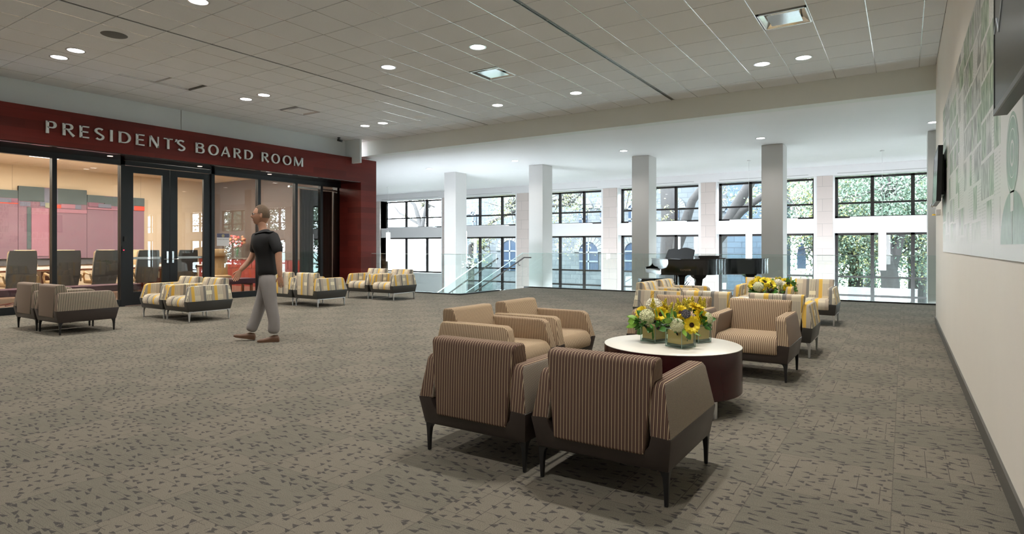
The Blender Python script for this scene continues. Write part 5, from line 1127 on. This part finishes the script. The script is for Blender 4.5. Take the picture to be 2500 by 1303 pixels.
# trees
RT = random.Random(11)
M_bark = noisy('grey_bark', (.036, .033, .032), .4, 9, .95, .4); LF = [mat('leaf_green', (.085, .14, .095), .6), mat('leaf_yellow_green', (.30, .30, .11), .6), mat('leaf_olive', (.15, .195, .14), .6)]
def tree(label, base, paths, crowns, nleaf, size, cols, seed):
    rr = random.Random(seed); t = thing('tree', label, 'tree', base); O = Vector(base); bm = B()
    for pts, rs in paths: tube([Vector(p) - O for p in pts], rs, 12, bm)
    for c, rad in crowns:
        for k in range(14):
            d = Vector((rr.gauss(0, 1), rr.gauss(0, 1), rr.gauss(0, .7))).normalized(); s = Vector(c) - O - d * rad * .2; e = Vector(c) - O + d * rad * .85; m_ = (s + e) / 2 + Vector((rr.uniform(-.3, .3), rr.uniform(-.3, .3), rr.uniform(-.2, .4))); tube([s, m_, e], [.05, .03, .008], 5, bm)
    obj('trunk', bm, M_bark, t, True)
    bms = [B() for _ in cols]
    tot = sum(r ** 2 for _, r in crowns)
    for c, rad in crowns:
        n = int(3.2 * nleaf * rad ** 2 / tot)
        clumps = [Vector(c) - O + Vector((rr.gauss(0, .45), rr.gauss(0, .45), rr.gauss(0, .4))) * rad for _ in range(max(8, n // 70))]
        for k in range(n):
            p = rr.choice(clumps) + Vector((rr.gauss(0, 1), rr.gauss(0, 1), rr.gauss(0, 1))) * rad * .13; d = Vector((rr.gauss(0, 1), rr.gauss(0, 1), rr.gauss(0, 1))).normalized(); F = Matrix.Translation(p) @ frame_of(d) @ Matrix.Rotation(rr.uniform(0, 6), 4, 'Z'); q_ = size * .55 * rr.uniform(.6, 1.3)
            b = bms[rr.randrange(len(bms))]; v = [b.verts.new(F @ Vector(w_)) for w_ in ((-q_, 0, 0), (0, -q_ * .45, .1 * q_), (q_, 0, 0), (0, q_ * .45, .1 * q_))]; b.faces.new(v)
    for b, m in zip(bms, cols): obj('foliage', b, m, t)
def wp(px, py, y): a = (px - 1250) / FPX; s, c = math.sin(YAW), math.cos(YAW); k = y / (c + a * s); return Vector((k * (-s + a * c), y, EYE + (HOR - py) / FPX * k))
def gp(px, y): v = wp(px, 600, y); v.z = GZ; return v
# big forked tree near the building (seen in the 4th and 5th windows)
tree('big grey tree with a thick forked trunk close outside the fourth window', gp(1632, 26.5), [([gp(1632, 26.5), wp(1632, 660, 26.5), wp(1634, 560, 26.5), wp(1630, 450, 26.6), wp(1628, 380, 26.8)], [.50, .42, .36, .33, .28]),
     ([wp(1636, 640, 26.5), wp(1668, 560, 26.4), wp(1690, 490, 26.2), wp(1740, 420, 26)], [.30, .24, .18, .12]), ([wp(1690, 660, 26.3), wp(1765, 565, 26.0), wp(1800, 500, 25.8), wp(1835, 440, 25.6), wp(1870, 400, 25.6)], [.28, .27, .23, .19, .15]), ([wp(1768, 560, 26), wp(1810, 515, 25.8), wp(1860, 480, 25.6), wp(1905, 440, 25.6)], [.22, .17, .12, .08])],
     [(wp(1560, 440, 27), 2.0), (wp(1900, 470, 28), 2.3)], 1300, .11, [LF[1], LF[2]], 3)
tree('yellow-green tree branch spreading across the second and third windows', gp(1240, 30), [([gp(1150, 32), wp(1150, 600, 32), wp(1200, 540, 31), wp(1290, 500, 30), wp(1400, 480, 30)], [.25, .2, .13, .09, .05]), ([wp(1290, 505, 30), wp(1390, 500, 30), wp(1430, 460, 30)], [.1, .08, .04])],
     [(wp(1250, 500, 30.5), 2.1), (wp(1385, 490, 30.5), 2.2), (wp(1175, 600, 30), 1.2)], 2200, .10, [LF[1], LF[2]], 4)
tree('bare-branched pale tree outside the leftmost upper window', gp(1035, 30), [([gp(1040, 31), wp(1030, 560, 31), wp(1012, 500, 31), wp(980, 470, 31)], [.3, .22, .12, .05]), ([wp(1030, 560, 31), wp(1040, 500, 31), wp(1046, 470, 31)], [.16, .1, .05]), ([wp(1020, 545, 31), wp(975, 520, 31), wp(960, 500, 31)], [.1, .07, .03])], [(wp(1040, 500, 32), 1.6)], 500, .10, [LF[1], LF[2]], 5)
for i, (px, y, lb, cr, n) in enumerate(((2000, 33, 'yellowing tree beside the stone tower, right of the fourth column', [(490, 2.4), (430, 2.2), (600, 1.6)], 3000), (2085, 36, 'dense green tree left of centre in the rightmost window', [(480, 3.0), (560, 2.6), (620, 2.2), (420, 2.6)], 6500), (2170, 30, 'leaning dark-trunked tree in the middle of the rightmost window', [(470, 2.6), (430, 2.4)], 4500),
        (2235, 33, 'tree with pale drooping twigs at the right edge of the rightmost window', [(470, 3.0), (600, 2.4), (540, 2.6)], 5000), (2120, 48, 'distant tree filling the background of the rightmost window', [(520, 5), (430, 5), (470, 5.5)], 5000), (2240, 50, 'distant tree behind the right edge of the rightmost window', [(520, 5), (440, 5.5)], 4000))):
    b = gp(px, y); k = (px % 7 - 3) * .25
    tree(lb, b, [([b, wp(px + 4, 690, y), wp(px + 10 * k, 600, y), wp(px + 18 * k, 500, y), wp(px + 26 * k, 430, y)], [.42 * (y / 33), .34, .28, .2, .1]), ([wp(px + 2, 670, y), wp(px + 22, 600, y), wp(px + 40, 540, y)], [.24, .18, .1])], [(wp(px + RT.uniform(-12, 12), c, y + RT.uniform(-1, 1)), r) for c, r in cr], n, .13 * (y / 33), [LF[0], LF[2], LF[0], LF[1]] if i in (1, 3, 0) else [LF[0], LF[2]], 20 + i)
for i, (x, y) in enumerate(((6, 34), (12, 36), (3, 45), (18, 40), (9, 50), (-6, 60), (28, 52), (2, 70), (16, 66), (24, 34), (32, 40))):
    tree('green lawn tree out of frame to the right, %s from the windows' % ('first', 'third', 'fourth', 'fifth', 'sixth', 'eighth', 'ninth', 'tenth', 'eleventh', 'second', 'seventh')[i], (x, y, GZ), [([(x, y, GZ), (x, y, 3)], [.4, .25])], [((x, y, 3.6), 4.2), ((x + 1, y, 1.5), 3.4)], 1200, .34, [LF[0], LF[2]], 60 + i)
# daylight portals at the windows (sampling aid for the sky light)
if PORTAL_ON:
    for x0, x1, mu, s in bays:
        ld = bpy.data.lights.new('window_portal', 'AREA'); ld.shape = 'RECTANGLE'; z0 = -4.0 if not s else 0
        ld.size = x1 - x0; ld.size_y = ZU1 - z0; ld.cycles.is_portal = True; o = bpy.data.objects.new('window_portal', ld); C.objects.link(o); o.location = ((x0 + x1) / 2, 22.25, (ZU1 + z0) / 2); o.rotation_euler = (-PI / 2, 0, 0)
